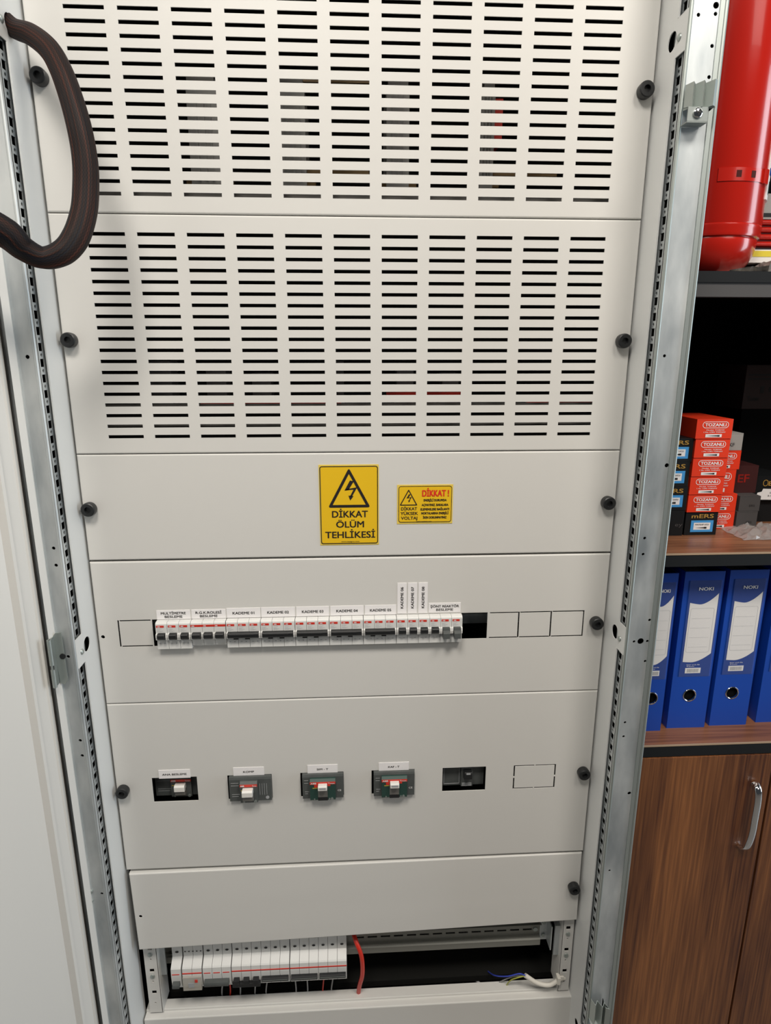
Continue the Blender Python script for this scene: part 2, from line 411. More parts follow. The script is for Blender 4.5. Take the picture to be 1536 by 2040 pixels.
def striker(z1, z0, x0, x1):
    pts = [(x0, -.078), (x0 + .004, -.090), (x0 + .010, -.082), (x0 + .015, -.094), (x0 + .021, -.086), (x0 + .026, -.098), (x1, -.095), (x1 + .002, -.082), (x1 + .002, -.078)]
    mb = MB(); t = .0012
    for i in range(len(pts) - 1):
        (a, b), (c, d) = pts[i], pts[i + 1]
        mb.prism([(a, b), (c, d), (c, d - t), (a, b - t)], z0 + .016, z1, 'z')
    o = mb.build('striker_bracket', GALV2, cab)
    mb = MB(); mb.box(x0 - .001, x1 - .006, -.0935, -.092, z0, z0 + .016); mb.box(x0 - .001, x1 - .006, -.0935, -.077, z0 - .001, z0 + .0003)
    mb.prism([(-.0935, z0 + .016), (-.092, z0 + .016), (-.078, z0 + .019), (-.0795, z0 + .019)], x0 - .001, x1 + .002)
    mb.build('striker_foot', mat('dull zinc plate', (.30, .33, .32), .5, metal=.6), o)
    s = MB().lathe((x0 + .011, -.0935, z0 + .009), [(.0058, 0), (.0055, .002), (.004, .0032), (0, .0034)], 20, 'y').build('screw', CHROME, o, smooth=True)
    c = MB(); c.box(x0 + .0105, x0 + .0115, -.0973, -.0966, z0 + .006, z0 + .012); c.box(x0 + .008, x0 + .014, -.0973, -.0966, z0 + .0085, z0 + .0095)
    c.build('screw_recess', BLACK, o)
striker(Z(.163), Z(.119), .7645, .795)
striker(Z(-1.268), Z(-1.330), .7635, .783)
for z in (-.993, -1.011):
    MB().cyl((-.0755, -.0785, Z(z)), .0032 if z > -1 else .0018, .004, 'y', 14).build('latch_stud', GALV2, cab, smooth=True)

# the open door: hinged on the left post, swung past square
door = MB().box(0, .001, 0, .001, 0, .001)
H = Vector((-.0870, -.086, 0)); ang = math.radians(22)
D = Vector((-math.sin(ang), -math.cos(ang), 0)); N = Vector((math.cos(ang), -math.sin(ang), 0))
def sdoor(px, py=1200):
    d = RX * ((px - 768) / F) - RU * ((py - 1020) / F) + RF
    # intersect with the door plane (through H, normal N)
    t = (H - CAM).dot(N) / d.dot(N); p = CAM + d * t
    return (p - H).dot(D)
def doorstrip(prof, name, material, parent, z0=Z(-1.55), z1=Z(.62), t=.0012, smooth=False):
    vs = []; fs = []; n = len(prof)
    for (s, q) in prof:
        p = H + D * s + N * q
        vs += [(p.x, p.y, z0), (p.x, p.y, z1)]
    for (s, q) in prof:
        p = H + D * s + N * (q - t)
        vs += [(p.x, p.y, z0), (p.x, p.y, z1)]
    for i in range(n - 1):
        fs.append((2 * i, 2 * i + 2, 2 * i + 3, 2 * i + 1)); fs.append((2 * n + 2 * i, 2 * n + 2 * i + 2, 2 * n + 2 * i + 3, 2 * n + 2 * i + 1))
    fs += [(0, 1, 2 * n + 1, 2 * n), (2 * n - 2, 2 * n - 1, 4 * n - 1, 4 * n - 2)]
    return MB().add(vs, fs).build(name, material, parent, smooth=smooth)
s0, s1, s2, s3, s4, s5 = [sdoor(p) for p in (86, 78, 70, 41, 35, 30)]
dr = doorstrip([(s1 + .001, -.010), (s1 + .001, .0), (s2, .0015), (s2 + .002, -.001), (s3 - .002, -.001), (s3, .0035), (s4, .0035), (s4 + .004, -.006), (s5 + .012, -.009), (.70, -.009), (.702, .004), (.715, .004), (.717, -.02)], 'door', PAINT, cab, smooth=True)
doorstrip([(s0 + .0015, -.013), (s1 - .0005, -.013)], 'door_gasket', BLACKM, dr, t=.003)
doorstrip([(s0 + .0012, -.004), (s0 + .0022, -.016)], 'door_edge', RAILD, dr)
# painted outer fold of the post beside the door gap
p0 = at(86.5, 1200, -.0900); p1 = at(100.5, 1200, -.0800)
mb = MB(); mb.prism([(p0.x, p0.y), (p1.x, p1.y), (p1.x - .001, p1.y + .0040), (p0.x - .001, p0.y + .03)], Z(-1.55), Z(.62), 'z')
mb.build('post_outer_fold', PAINT, cab)

# ------------------------------------------------------------------ front covers
U = .066; RP = .2298 * U; SW = .7588 * U
def knob(x, z, parent, y0=0.):
    k = MB().lathe((x, y0, z), [(.0086, 0), (.0100, .001), (.0104, .006), (.0104, .0095), (.0100, .0118), (.0088, .0128), (.0046, .0128), (.0042, .0085), (0, .0085)], 32, 'y')
    ko = k.build('turn_knob', BLACK, parent, smooth=True)
def cover(name, label, z0, z1, rects=(), circles=(), P=None, x0=XL, x1=XR, r=.0022, depth=.018, knobs=(), group='removable cover plates'):
    base = P is None
    o = thing(name, ((x0 + x1) / 2, 0, z0), label, 'cover plate', group)
    P = P or front(0.)
    mb = MB(); plate(mb, P, x0 + r, x1 - r, z0 + r, z1 - r, rects, circles, t=.0015)
    loops = []
    for i in range(5):
        a = i / 4 * PI / 2; e = r - r * math.sin(a); loops.append((e, r * (1 - math.cos(a))))
    loops.append((0, depth))
    for (e, d), (e2, d2) in zip(loops[:-1], loops[1:]):
        A = [(x0 + e, z0 + e), (x1 - e, z0 + e), (x1 - e, z1 - e), (x0 + e, z1 - e)]; B = [(x0 + e2, z0 + e2), (x1 - e2, z0 + e2), (x1 - e2, z1 - e2), (x0 + e2, z1 - e2)]
        for k in range(4):
            l = (k + 1) % 4; mb.quad(P(*A[k], d), P(*A[l], d), P(*B[l], d2), P(*B[k], d2))
    s = mb.build('plate', PAINT, o)
    for kx, kz in knobs: knob(kx, kz, o)
    return o
g = .0006
def slots(zrow1, xoff=0.):
    L = []
    for r in range(19):
        z = zrow1 - r * RP
        for c in range(11):
            x = xoff + c * U; L.append((x, x + SW, z - .00235, z + .00235))
    return L
zA, zB, zC, zD, zE = Z(.0256), Z(-.2985), Z(-.4612), Z(-.7041), Z(-1.0264)
last = .7527 * U
cover('vented_cover', 'top light grey cover plate with rows of vent slots, behind the black cable loom', zA + g, Z(last + 18 * RP + .0242), slots(Z(last + 18 * RP)), knobs=[(-.0355, Z(.182)), (.7455, Z(.1825))])
cover('vented_cover', 'second light grey slotted cover plate, just above the plate with the yellow signs', zB + g, zA - g, slots(Z(0)), knobs=[(-.0368, Z(-.138)), (.7462, Z(-.138))])
cover('cover_plate', 'plain light grey cover plate carrying the two yellow warning signs', zC + g, zB - g, knobs=[(-.037, Z(-.379)), (.745, Z(-.379))])
# cut-outs for the breaker row: open window plus scored squares held by small tabs
zt_, zb_ = Z(-.5590), Z(-.6045)
def scored(x0, x1, z0, z1, w=.0023, tab=.002, vt=False, skipL=False, gapL=None):
    L = []; cx = (x0 + x1) / 2; cz = (z0 + z1) / 2
    if vt:
        L += [(x0, cx - tab / 2, z1 - w, z1), (cx + tab / 2, x1, z1 - w, z1), (x0, cx - tab / 2, z0, z0 + w), (cx + tab / 2, x1, z0, z0 + w)]
        L += [(x0, x0 + w, z0 + w, cz - tab / 2), (x0, x0 + w, cz + tab / 2, z1 - w), (x1 - w, x1, z0 + w, cz - tab / 2), (x1 - w, x1, cz + tab / 2, z1 - w)]
    else:
        L += [(x0 + .0022, x1 - .001, z1 - w, z1), (x0 + .0022, x1 - .001, z0, z0 + w)]
        if not skipL: L.append((x0 - w / 2, x0 + w / 2, z0 + .0004, z1))
    return L
rects = [(.0362, .5660, zb_, zt_)] + scored(-.0155, .0352, zb_, zt_) + scored(.5675, .617, zb_, zt_, skipL=True) + scored(.617, .670, zb_, zt_) + scored(.670, .7235, zb_, zt_) + [(.7225, .7245, zb_, zt_)]
cover('cover_plate', 'light grey cover plate with the long cut-out for the row of small breakers', zD + g, zC - .0022, rects, [(-.0413, Z(-.5865), .0030)], knobs=[(.7435, Z(-.579))])
mz0, mz1 = Z(-.8905), Z(-.8436)
MW = [(.0108, .0850), (.1355, .2095), (.2575, .3305), (.3780, .4515), (.4998, .5748)]
rects = [(a, b, mz0, mz1) for a, b in MW] + scored(.6231, .6969, mz0, mz1, vt=True, tab=.0022)
cover('cover_plate', 'light grey cover plate with windows for the five large breakers', zE + g, zD - g, rects, knobs=[(-.0363, Z(-.8632)), (.7443, Z(-.8594))])
# sixth plate: its left side hangs slightly forward and low because a knob is missing
c6 = [at(256.5, 1742, -.004), at(1160, 1699, 0), at(1149.5, 1833, -.004), at(277, 1893, -.010)]
def P6(u, v, d):
    a = c6[3].lerp(c6[2], u); b = c6[0].lerp(c6[1], u); p = a.lerp(b, v); return (p.x, p.y + d, p.z)
W6 = XR - XL; H6 = .16
o = thing('cover_plate', ((XL + XR) / 2, 0, Z(-1.19)), 'blank light grey cover plate hanging slightly crooked above the open bay', 'cover plate', 'removable cover plates')
mb = MB(); e = .0022
cu, cv = .0105, .4445
PP = lambda u, v, d: P6(u / W6, v / H6, d)
plate(mb, PP, e, W6 - e, e, H6 - e, circles=[(.0105, H6 * .447, .0030)], t=.0015)
for i in range(5):
    def L(i):
        if i >= 5: return 0, .018
        a = i / 4 * PI / 2; return e - e * math.sin(a), e * (1 - math.cos(a))
    (p, d), (q, d2) = L(i), L(i + 1)
    A = [(p, p), (W6 - p, p), (W6 - p, H6 - p), (p, H6 - p)]; B = [(q, q), (W6 - q, q), (W6 - q, H6 - q), (q, H6 - q)]
    for k in range(4):
        l = (k + 1) % 4; mb.quad(PP(*A[k], d), PP(*A[l], d), PP(*B[l], d2), PP(*B[k], d2))
mb.build('plate', PAINT, o)
knob(.7447, Z(-1.0986), o, -.002)
# seventh plate with its stepped top return
o = thing('cover_plate', ((XL + XR) / 2, 0, Z(-1.52)), 'lowest light grey cover plate with a stepped folded top edge below the open bay', 'cover plate', 'removable cover plates')
zt7 = Z(-1.3622)
prof = [(.0, Z(-1.53)), (0, zt7 - .0018), (.0006, zt7 - .0005), (.002, zt7), (.0135, zt7), (.0140, zt7 + .0005), (.0145, zt7 + .0040), (.0155, zt7 + .0050), (.034, zt7 + .0050), (.034, zt7 - .02), (.02, zt7 - .02), (.004, zt7 - .02), (.004, Z(-1.53))]
mb = MB(); mb.prism(prof, XL, XR + .003); mb.build('plate', PAINT, o)

# ------------------------------------------------------------------ small breakers in the long cut-out
def mcb(name, x0, x1, label, poles=1, handle='single', off=False, group='small breakers in the long cut-out', fuse=False):
    o = thing(name, ((x0 + x1) / 2, .0, zb_), label, 'circuit breaker', group)
    zt, zb = zt_ - .0006, zb_ + .0006
    pw = (x1 - x0) / poles
    body = MB(); stripes = MB(); prn = MB(); logo = MB()
    yf = -.0125
    for k in range(poles):
        a, b = x0 + k * pw + .00022, x0 + (k + 1) * pw - .00022
        if fuse:
            pr = [(.042, zt), (yf + .003, zt), (yf + .0004, zt - .0018), (yf, zt - .0035), (yf, zt - .0185), (yf + .001, zt - .030), (-.0098, zt - .031), (-.0085, zt - .0375), (-.0078, zt - .0380), (-.0078, zb + .0040), (-.0060, zb + .0035), (-.0055, zb + .0012), (.042, zb)]
        else:
            pr = [(.042, zt), (yf + .003, zt), (yf + .0004, zt - .0018), (yf, zt - .0035), (yf, zt - .0185), (yf + .0012, zt - .0285), (-.0085, zt - .0295), (-.0100, zt - .034), (-.0104, zb - .0006), (-.0090, zb - .0012), (.0, zb - .0010), (.042, zb)]
        body.prism(pr, a, b)
        # shoulders either side of the lever
        sh = [(yf + .002, zt - .0165), (yf - .0030, zt - .0185), (yf - .0040, zt - .0230), (yf - .0034, zt - .0272), (yf + .002, zt - .0300)]
        if handle != 'bridge' or k == 0: body.prism(sh, a, a + (.0022 if not fuse else .0012))
        if handle != 'bridge' or k == poles - 1: body.prism(sh, b - (.0022 if not fuse else .0012), b)
        s0, s1 = (a + .0012, b - .0045) if not fuse else (x0 + k * pw, x0 + (k + 1) * pw)
        stripes.box(s0, s1, yf - .00025, yf + .0001, zt - .0078, zt - .0044)
        P = front(yf - .0004)
        text(logo, P, 'ABB', s0 + .0036, zt - .0071, .0042, .0018, .03)
        if not fuse:
            for q, (l, w_) in enumerate(((.0102, .007), (.0120, .005), (.0134, .009), (.0148, .0062))):
                prn.box(a + .0018, a + .0018 + w_, yf - .0002, yf + .0001, zt - l - .00028, zt - l)
            prn.box(a + .003, a + .006, -.0106, -.0100, zt - .0355, zt - .035); prn.box(a + .011, a + .0125, -.0106, -.0100, zt - .0360, zt - .0348)
    body.build('body', WHITEP, o)
    stripes.build('red_stripe', REDS, o); logo.build('lettering', WINK, o)
    if prn.v: prn.build('fine_print', CLEARGREY, o)
    # levers
    if handle == 'bridge':
        mb = MB(); mb.prism([(yf + .004, zt - .0170), (yf - .0058, zt - .0172), (yf - .0075, zt - .0185), (yf - .0078, zt - .0240), (yf - .0062, zt - .0256), (yf + .004, zt - .0275)], x0 + .0026, x1 - .0026)
        mb.box(x0 + .0050, x1 - .0100, yf - .0086, yf - .0070, zt - .0206, zt - .0194)
        for k in range(1, poles): mb.box(x0 + k * pw - .0065, x0 + k * pw + .001, yf - .004, yf + .004, zt - .029, zt - .026)
        mb.build('lever', BLACK, o, bevel=.0004)
    else:
        for k in range(poles):
            c = x0 + (k + .5) * pw; hw = .0054 if not fuse else .0063
            if off: pr = [(yf + .004, zt - .0170), (yf - .0030, zt - .0172), (yf - .0045, zt - .0225), (yf - .0100, zt - .0245), (yf - .0102, zt - .0335), (yf - .007, zt - .0345), (yf + .004, zt - .0300)]
            else: pr = [(yf + .004, zt - .0165), (yf - .0072, zt - .0168), (yf - .0085, zt - .0180), (yf - .0082, zt - .0235), (yf - .0040, zt - .0268), (yf + .004, zt - .0285)]
            mb = MB(); mb.prism(pr, c - hw, c + hw); mb.build('lever', MCCB if off else BLACK, o, bevel=.0004)
    return o
X0 = .0445; Mw = .01755
for k, w_ in enumerate(('leftmost small white breaker, first under the MULTİMETRE BESLEME label', 'middle small breaker under the MULTİMETRE BESLEME label', 'third small breaker under the MULTİMETRE BESLEME label, beside the three-lever unit')):
    mcb('circuit_breaker', X0 + k * .0178, X0 + (k + 1) * .0178, w_)
mcb('fuse_switch', .0982, .1516, 'white three-lever unit with one long red stripe under the R.G.K.ROLESİ label', 3, 'multi', fuse=True)
edges = [.1522, .2056, .2591, .3125, .3660, .4185]
for k in range(5):
    mcb('circuit_breaker', edges[k] + .0002, edges[k + 1] - .0002, 'wide three-pole white breaker with one black bridge lever under the KADEME 0%d label' % (k + 1), 3, 'bridge')
ee = [.4187 + i * .01745 for i in range(7)]
for k in range(3):
    mcb('circuit_breaker', ee[k], ee[k + 1], 'single white breaker below the upright KADEME 0%d label' % (6 + k))
for k, w_ in enumerate(('first breaker under the ŞÖNT REAKTÖR label, its lever up', 'middle breaker under the ŞÖNT REAKTÖR label, its lever down', 'rightmost breaker of the row with lever down, beside the open black gap')):
    mcb('circuit_breaker', ee[3 + k], ee[4 + k], w_, off=k > 0)
# rail behind the cut-out, seen in the gap
mb = MB(); mb.box(-.04, .75, .050, .052, Z(-.600), Z(-.562)); mb.box(-.04, .75, .043, .045, Z(-.570), Z(-.566)); mb.box(-.04, .75, .043, .052, Z(-.5662), Z(-.5655)); mb.box(-.04, .75, .043, .045, Z(-.583), Z(-.580))
mb.build('breaker_rail', GALV, cab)

# ------------------------------------------------------------------ name labels
def tape(x0, x1, z0, z1, lines, label, vertical=False, h=.0042, y=0., bold=.02):
    o = thing('name_label', ((x0 + x1) / 2, 0, z0), label, 'label', 'printed name labels on the cover plates')
    MB().box(x0, x1, y - .0008, y + .0002, z0, z1).build('label_strip', WHITEL, o)
    mb = MB(); P = front(y - .0010)
    if vertical:
        cx = (x0 + x1) / 2; PV = lambda u, v, d=0: (cx - v, y - .0010, u)
        text(mb, PV, lines[0], (z0 + z1) / 2 + .001, -h / 2, .036, h, bold)
    else:
        n = len(lines); pitch = h * 1.45; tot = h + (n - 1) * pitch; zc = (z0 + z1) / 2
        for i, (s, w) in enumerate(lines): text(mb, P, s, (x0 + x1) / 2, zc + tot / 2 - h - i * pitch - .0003, w, h, bold)
    mb.build('lettering', INK, o)
zl0, zl1 = Z(-.5588), Z(-.5438)
tape(.0445, .0962, zl0, zl1, [('MULTİMETRE', .038), ('BESLEME', .027)], 'white label reading MULTİMETRE BESLEME above the leftmost breakers', h=.0040)
tape(.0982, .1508, zl0, zl1, [('R.G.K.ROLESİ', .040), ('BESLEME', .027)], 'white label reading R.G.K.ROLESİ BESLEME above the three-lever unit', h=.0040)
for k, (a, b) in enumerate(((.1524, .2046), (.2060, .2586), (.2608, .3122), (.3144, .3668), (.3690, .4186))):
    tape(a, b, Z(-.5585), Z(-.5425), [('KADEME 0%d' % (k + 1), .0335)], 'white label reading KADEME 0%d above its three-pole breaker' % (k + 1), h=.0043)
for k, (a, b) in enumerate(((.4204, .4350), (.4371, .4516), (.4538, .4684))):
    tape(a, b, Z(-.5575), Z(-.5060), ['KADEME 0%d' % (k + 6)], 'upright white label with sideways text KADEME 0%d' % (k + 6), True, h=.0042)
tape(.4704, .5218, Z(-.5570), Z(-.5410), [('ŞÖNT REAKTÖR', .0455), ('BESLEME', .027)], 'white label reading ŞÖNT REAKTÖR BESLEME at the right end of the row', h=.0040)
for a, b, s, w, t in ((.0232, .0748, 'ANA BESLEME', .040, 'the recessed leftmost large breaker'), (.1460, .1972, 'KOMP', .018, 'the second large breaker'), (.2699, .3206, 'SIM - T', .019, 'the third large breaker'), (.3903, .4416, 'KAF - T', .019, 'the fourth large breaker')):
    tape(a, b, Z(-.8448), Z(-.8290), [(s, w)], 'white label reading %s above %s' % (s, t), h=.0034)

# ------------------------------------------------------------------ warning signs
def tri(mb, P, cx, zt, zb, hw, t, r=.002):
    """thick triangle outline with rounded corners"""
    A = [(cx, zt), (cx - hw, zb), (cx + hw, zb)]
    def round_tri(inset, rr):
        c = (cx, (zt + 2 * zb) / 3); inr = (2 * hw * (zt - zb)) / (2 * hw + 2 * math.hypot(hw, zt - zb))
        k = (inr - inset) / inr; ic = (cx, zb + inr)
        V = [(ic[0] + (x - ic[0]) * k, ic[1] + (z - ic[1]) * k) for x, z in A]; out = []
        for i in range(3):
            p, a, b = Vector(V[i]), Vector(V[i - 1]), Vector(V[(i + 1) % 3])
            da, db = (a - p).normalized(), (b - p).normalized()
            for j in range(6):
                q = j / 5; s = p + da * rr * (1 - q); e = p + db * rr * q
                pt = (p + da * rr) * (1 - q) ** 2 + p * 2 * q * (1 - q) + (p + db * rr) * q * q
                out.append((pt.x, pt.y))
        return out
    O = round_tri(0, r * 2); I = round_tri(t, r * .35); n = len(O)
    mb.add([P(*a) for a in O] + [P(*b) for b in I], [(i, (i + 1) % n, n + (i + 1) % n, n + i) for i in range(n)])
def bolt(mb, P, cx, zc, s):
    pts = [(.12, .50), (.36, .44), (.12, .10), (.46, .13), (.16, -.28), (.30, -.26), (.06, -.50), (-.06, -.20), (.06, -.24), (.16, -.02), (-.20, -.02)]
    # upper blade, lower blade, arrow head as convex pieces
    up = [(.02, .50), (.20, .46), (.0, .10), (-.22, .02)]; mid = [(-.22, .02), (-.16, .14), (.34, .10), (.12, -.02)]
    up = [(.03, .50), (.22, .46), (-.04, .04), (-.24, .00)]
    mid = [(-.24, .00), (-.10, .08), (.38, .16), (.20, .05)]
    low = [(.38, .16), (.20, .05), (.02, -.30), (.12, -.30)]
    head = [(-.05, -.25), (.20, -.28), (.03, -.50)]
    for q in (up, mid, low, head): mb.add([P(cx + a * s, zc + b * s) for a, b in q], [tuple(range(len(q)))])
o = thing('warning_sign', (.3462, 0, Z(-.4417)), 'large upright yellow warning sign reading DİKKAT ÖLÜM TEHLİKESİ', 'sign')
x0, x1, z0, z1 = .3014, .3912, Z(-.4418), Z(-.3167)
MB().box(x0, x1, -.0007, .0002, z0, z1).build('sign_backing', YEL2, o)
mb = MB(); rrect(mb, front(-.0010), x0 + .0028, x1 - .0024, z0 + .0024, z1 - .0024, .0035); mb.build('sign_face', YEL, o)
mb = MB(); P = front(-.0013); H_ = z1 - z0; Wd = x1 - x0; sx = Wd / 530.; 
gx = lambda u: x0 + (u - 165) / 530. * Wd; gz = lambda v: z1 - (v - 112) / 722. * H_
rrect(mb, P, gx(172), gx(688), gz(822), gz(124), .0036, .0012)
tri(mb, P, gx(431), gz(140), gz(492), (gx(622) - gx(244)) / 2, .0042, .0022)
bolt(mb, P, gx(434), gz(340), (gz(250) - gz(432)) * .98)
text(mb, P, 'DİKKAT', gx(436), gz(580), gx(596) - gx(278), gz(523) - gz(582), .02)
text(mb, P, 'ÖLÜM', gx(436), gz(672), gx(560) - gx(312), gz(616) - gz(673), .02)
text(mb, P, 'TEHLİKESİ', gx(436), gz(768), gx(662) - gx(214), gz(710) - gz(769), .02)
text(mb, P, 'www.sealgrm.com', gx(437), gz(807), gx(520) - gx(357), gz(798) - gz(807), .02)
mb.build('sign_print', INK, o)
o = thing('warning_sign', (.4617, 0, Z(-.4095)), 'small wide yellow warning sign with red DİKKAT ! heading, right of the large one', 'sign')
x0, x1, z0, z1 = .4192, .5044, Z(-.4096), Z(-.3484)
MB().box(x0, x1, -.0007, .0002, z0, z1).build('sign_backing', YEL2, o)
mb = MB(); rrect(mb, front(-.0010), x0 + .0022, x1 - .0016, z0 + .0024, z1 - .0020, .0035); mb.build('sign_face', YEL, o)
gx = lambda u: x0 + (u - 868) / 500. * (x1 - x0); gz = lambda v: z1 - (v - 298) / 350. * (z1 - z0)
mb = MB()
rrect(mb, P, gx(880), gx(1358), gz(634), gz(309), .0040, .0008)
tri(mb, P, gx(970), gz(336), gz(482), (gx(1050) - gx(888)) / 2, .0015, .001)
bolt(mb, P, gx(970), gz(418), gz(382) - gz(456))
for s, c, b, w, h in (('DİKKAT', 975, 524, 142, 27), ('YÜKSEK', 977, 566, 156, 27), ('VOLTAJ', 977, 608, 146, 27)): text(mb, P, s, gx(c), gz(b), gx(w) - gx(0), gz(0) - gz(h), .02)
for s, b, w in (('ENERJİLİ DURUMDA', 446, 205), ('AÇMAYINIZ. BARALARA', 488, 238), ('ELEMENSLERE BAĞLANTI', 527, 258), ('NOKTALARINA ENERJİLİ', 563, 244), ('İKEN DOKUNMAYINIZ', 601, 212)): text(mb, P, s, gx(1208), gz(b), gx(w) - gx(0), gz(0) - gz(20), .035)
text(mb, P, 'www.sealgrm.com', gx(1110), gz(630), gx(138) - gx(0), gz(0) - gz(8), .02)
mb.build('sign_print', INK, o)
mb = MB(); text(mb, P, 'DİKKAT !', gx(1211), gz(402), gx(236) - gx(0), gz(0) - gz(56), .03); mb.build('red_lettering', REDINK, o)

# ------------------------------------------------------------------ moulded-case breakers
def mccb(i, yf, label, kind):
    a, b = MW[i]; gap = .0035 if kind != 'recessed' else .0005
    o = thing('moulded_case_breaker', ((a + b) / 2, 0, mz0), label, 'circuit breaker', 'large breakers in the cover windows')
    x0, x1 = a + gap, b - .0006; z0, z1 = mz0 + .0006, mz1 - .0006
    if kind == 'recessed': x0, x1, z0, z1 = a - .002, b + .002, mz0 - .004, mz1 - .006
    mb = MB(); mb.prism([(.06, z0), (yf + .001, z0), (yf, z0 + .001), (yf, z1 - .0035), (yf + .0015, z1), (.06, z1)], x0, x1)
    body = mb.build('body', MCCB, o)
    W = x1 - x0; fx0, fx1 = (x0 + W * .27, x0 + W * .68) if kind in ('wide', 'recessed') else (x0 + W * .20, x0 + W * .80)
    if kind == 'recessed': fx0, fx1 = a + .026, a + .060
    if kind == 'black': fx0, fx1 = a + .034, a + .054
    if kind == 'green': fx0, fx1 = x0 + W * .19, x0 + W * .81
    fz0, fz1 = z0 + .0005, z1 - .0045
    rel = MB(); rel.prism([(yf + .001, fz0), (yf - .0055, fz0 + .001), (yf - .0065, fz0 + .003), (yf - .0065, fz1 - .004), (yf - .003, fz1), (yf + .001, fz1)], fx0, fx1)
    fw = fx1 - fx0; yp = yf - .0065
    rel.build('lever_bezel', MCCB if kind != 'green' else GREENP, o)
    # relief lines on the body
    rl = MB()
    def bar(x, xx, z, zz, q=.0004): rl.box(x, xx, yf - q, yf + .0002, z, zz)
    if kind != 'black':
        bar(x0 + .003, fx0 - .003, z1 - .010, z1 - .0095); bar(x0 + .003, fx0 - .003, z1 - .015, z1 - .0145); bar(x0 + .004, fx0 - .002, z0 + .014, z0 + .0145); bar(x0 + .004, fx0 - .004, z0 + .010, z0 + .0105)
        if kind == 'wide':
            for q in range(4): bar(fx1 + .003 + q * .0038, fx1 + .0036 + q * .0038, z0 + .012, z1 - .012)
            rl.cyl((x1 - .007, yf - .0005, z0 + .0065), .003, .001, 'y', 14)
        rl.build('relief', CLEARGREY, o)
        if kind == 'green':
            rl2 = MB(); text(rl2, front(yf - .0006), 'CE', x1 - .0066, z0 + .014, .006, .0032, .01); rl2.build('mark', WINK, o)
    else:
        bar(a + .004, a + .032, z0 + .004, z0 + .005); bar(a + .004, a + .005, z0 + .005, z1 - .006); bar(a + .031, a + .032, z0 + .005, z1 - .006); bar(a + .004, a + .032, z1 - .010, z1 - .009)
        rl.build('relief', CLEARGREY, o)
    if kind != 'black':
        st = MB(); st.box(fx0, fx1, yp - .0004, yp + .0005, fz1 - .0085, fz1 - .0040)
        if kind == 'green':
            st.box(fx0 + fw * .17, fx0 + fw * .31, yp - .0003, yp + .0005, fz1 - .014, fz1 - .0085); st.box(fx0 + fw * .69, fx0 + fw * .80, yp - .0003, yp + .0005, fz1 - .012, fz1 - .0085)
        st.build('red_stripe', REDS, o)
        lg = MB(); Pq = front(yp - .0006)
        text(lg, Pq, 'ABB', fx0 + fw * .14, fz1 - .0076, fw * .22, .0028, .03); text(lg, Pq, 'Tmax', fx0 + fw * .84, fz1 - .0076, fw * .26, .0022, .02)
        lg.build('lettering', WINK, o)
        yl = MB(); yl.box(fx0 + fw * (.10 if kind == 'green' else .05), fx0 + fw * .30, yp - .0003, yp + .0005, fz1 - .0160, fz1 - .0150)
        yl.build('yellow_mark', YELP, o)
    c = (fx0 + fx1) / 2 - (0 if kind != 'wide' else .0008)
    if kind == 'wide' or kind == 'recessed':
        mb = MB(); mb.prism([(yp, fz1 - .010), (yp - .010, fz1 - .0085), (yp - .0125, fz1 - .011), (yp - .0125, fz1 - .0195), (yp - .002, fz1 - .0225), (yp + .001, fz1 - .0225)], c - .0088, c + .0085)
        mb.build('lever', LEVERW, o, bevel=.0006)
        ru = MB(); ru.cyl((c - .0085, yp - .001, fz1 - .026), .0075, .017, 'x', 16); ru.build('lever_drum', RAILD, o, smooth=True)
        sc_ = MB(); sc_.cyl((fx1 - .004, yp - .001, fz0 + .004), .0026, .002, 'y', 14); sc_.cyl((fx0 + .006, yp - .001, fz0 + .004), .0016, .002, 'y', 10)
        sc_.build('screw', GALV2, o, smooth=True)
    elif kind == 'green':
        hole = MB(); hole.box(c - .0080, c + .0080, yp - .0003, yp + .0005, fz0 + .001, fz1 - .012); hole.build('lever_well', RAILD, o)
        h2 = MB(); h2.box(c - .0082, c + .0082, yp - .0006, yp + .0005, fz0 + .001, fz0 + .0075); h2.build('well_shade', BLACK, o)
        mb = MB(); mb.prism([(yp, fz1 - .0065), (yp - .009, fz1 - .0055), (yp - .0105, fz1 - .0075), (yp - .0105, fz1 - .0135), (yp, fz1 - .0165)], c - .0075, c + .0075)
        mb.build('lever', LEVERW, o, bevel=.0006)
        mb = MB(); mb.box(c - .0054, c + .0054, yp - .0108, yp - .0100, fz1 - .0110, fz1 - .0075); mb.build('lever_window', CLEARGREY, o)
        sc_ = MB()
        for q, r in ((.17, .0011), (.76, .0013), (.86, .0022)): sc_.cyl((fx0 + fw * q, yp - .001, fz0 + .004), r, .002, 'y', 12)
        sc_.build('screw', GALV2, o, smooth=True)
    else:
        mb = MB(); mb.prism([(yp, fz1 - .004), (yp - .011, fz1 - .003), (yp - .0125, fz1 - .006), (yp - .0125, fz1 - .016), (yp, fz1 - .020)], c - .0068, c + .0068)
        mb.build('lever', BLACK, o, bevel=.0006)
        mb = MB(); mb.box(c - .0035, c + .0035, yp - .0130, yp - .0120, fz1 - .0062, fz1 - .0040); mb.build('lever_mark', CLEARGREY, o)
        mb = MB()
        for q in range(3): mb.box(c - .009, c + .008, yp - .0012, yp, fz0 + .004 + q * .0022, fz0 + .005 + q * .0022)
        mb.build('vent_ribs', CLEARGREY, o)
mccb(0, .020, 'leftmost large dark grey breaker, recessed in its window, with white lever', 'recessed')
mccb(1, -.007, 'second large dark grey breaker with slanted white lever, below the KOMP label', 'wide')
mccb(2, -.007, 'third large breaker with green face, below the SIM - T label', 'green')
mccb(3, -.007, 'fourth large breaker with green face, below the KAF - T label', 'green')
mccb(4, .014, 'rightmost large breaker, all dark with black lever and no label', 'black')

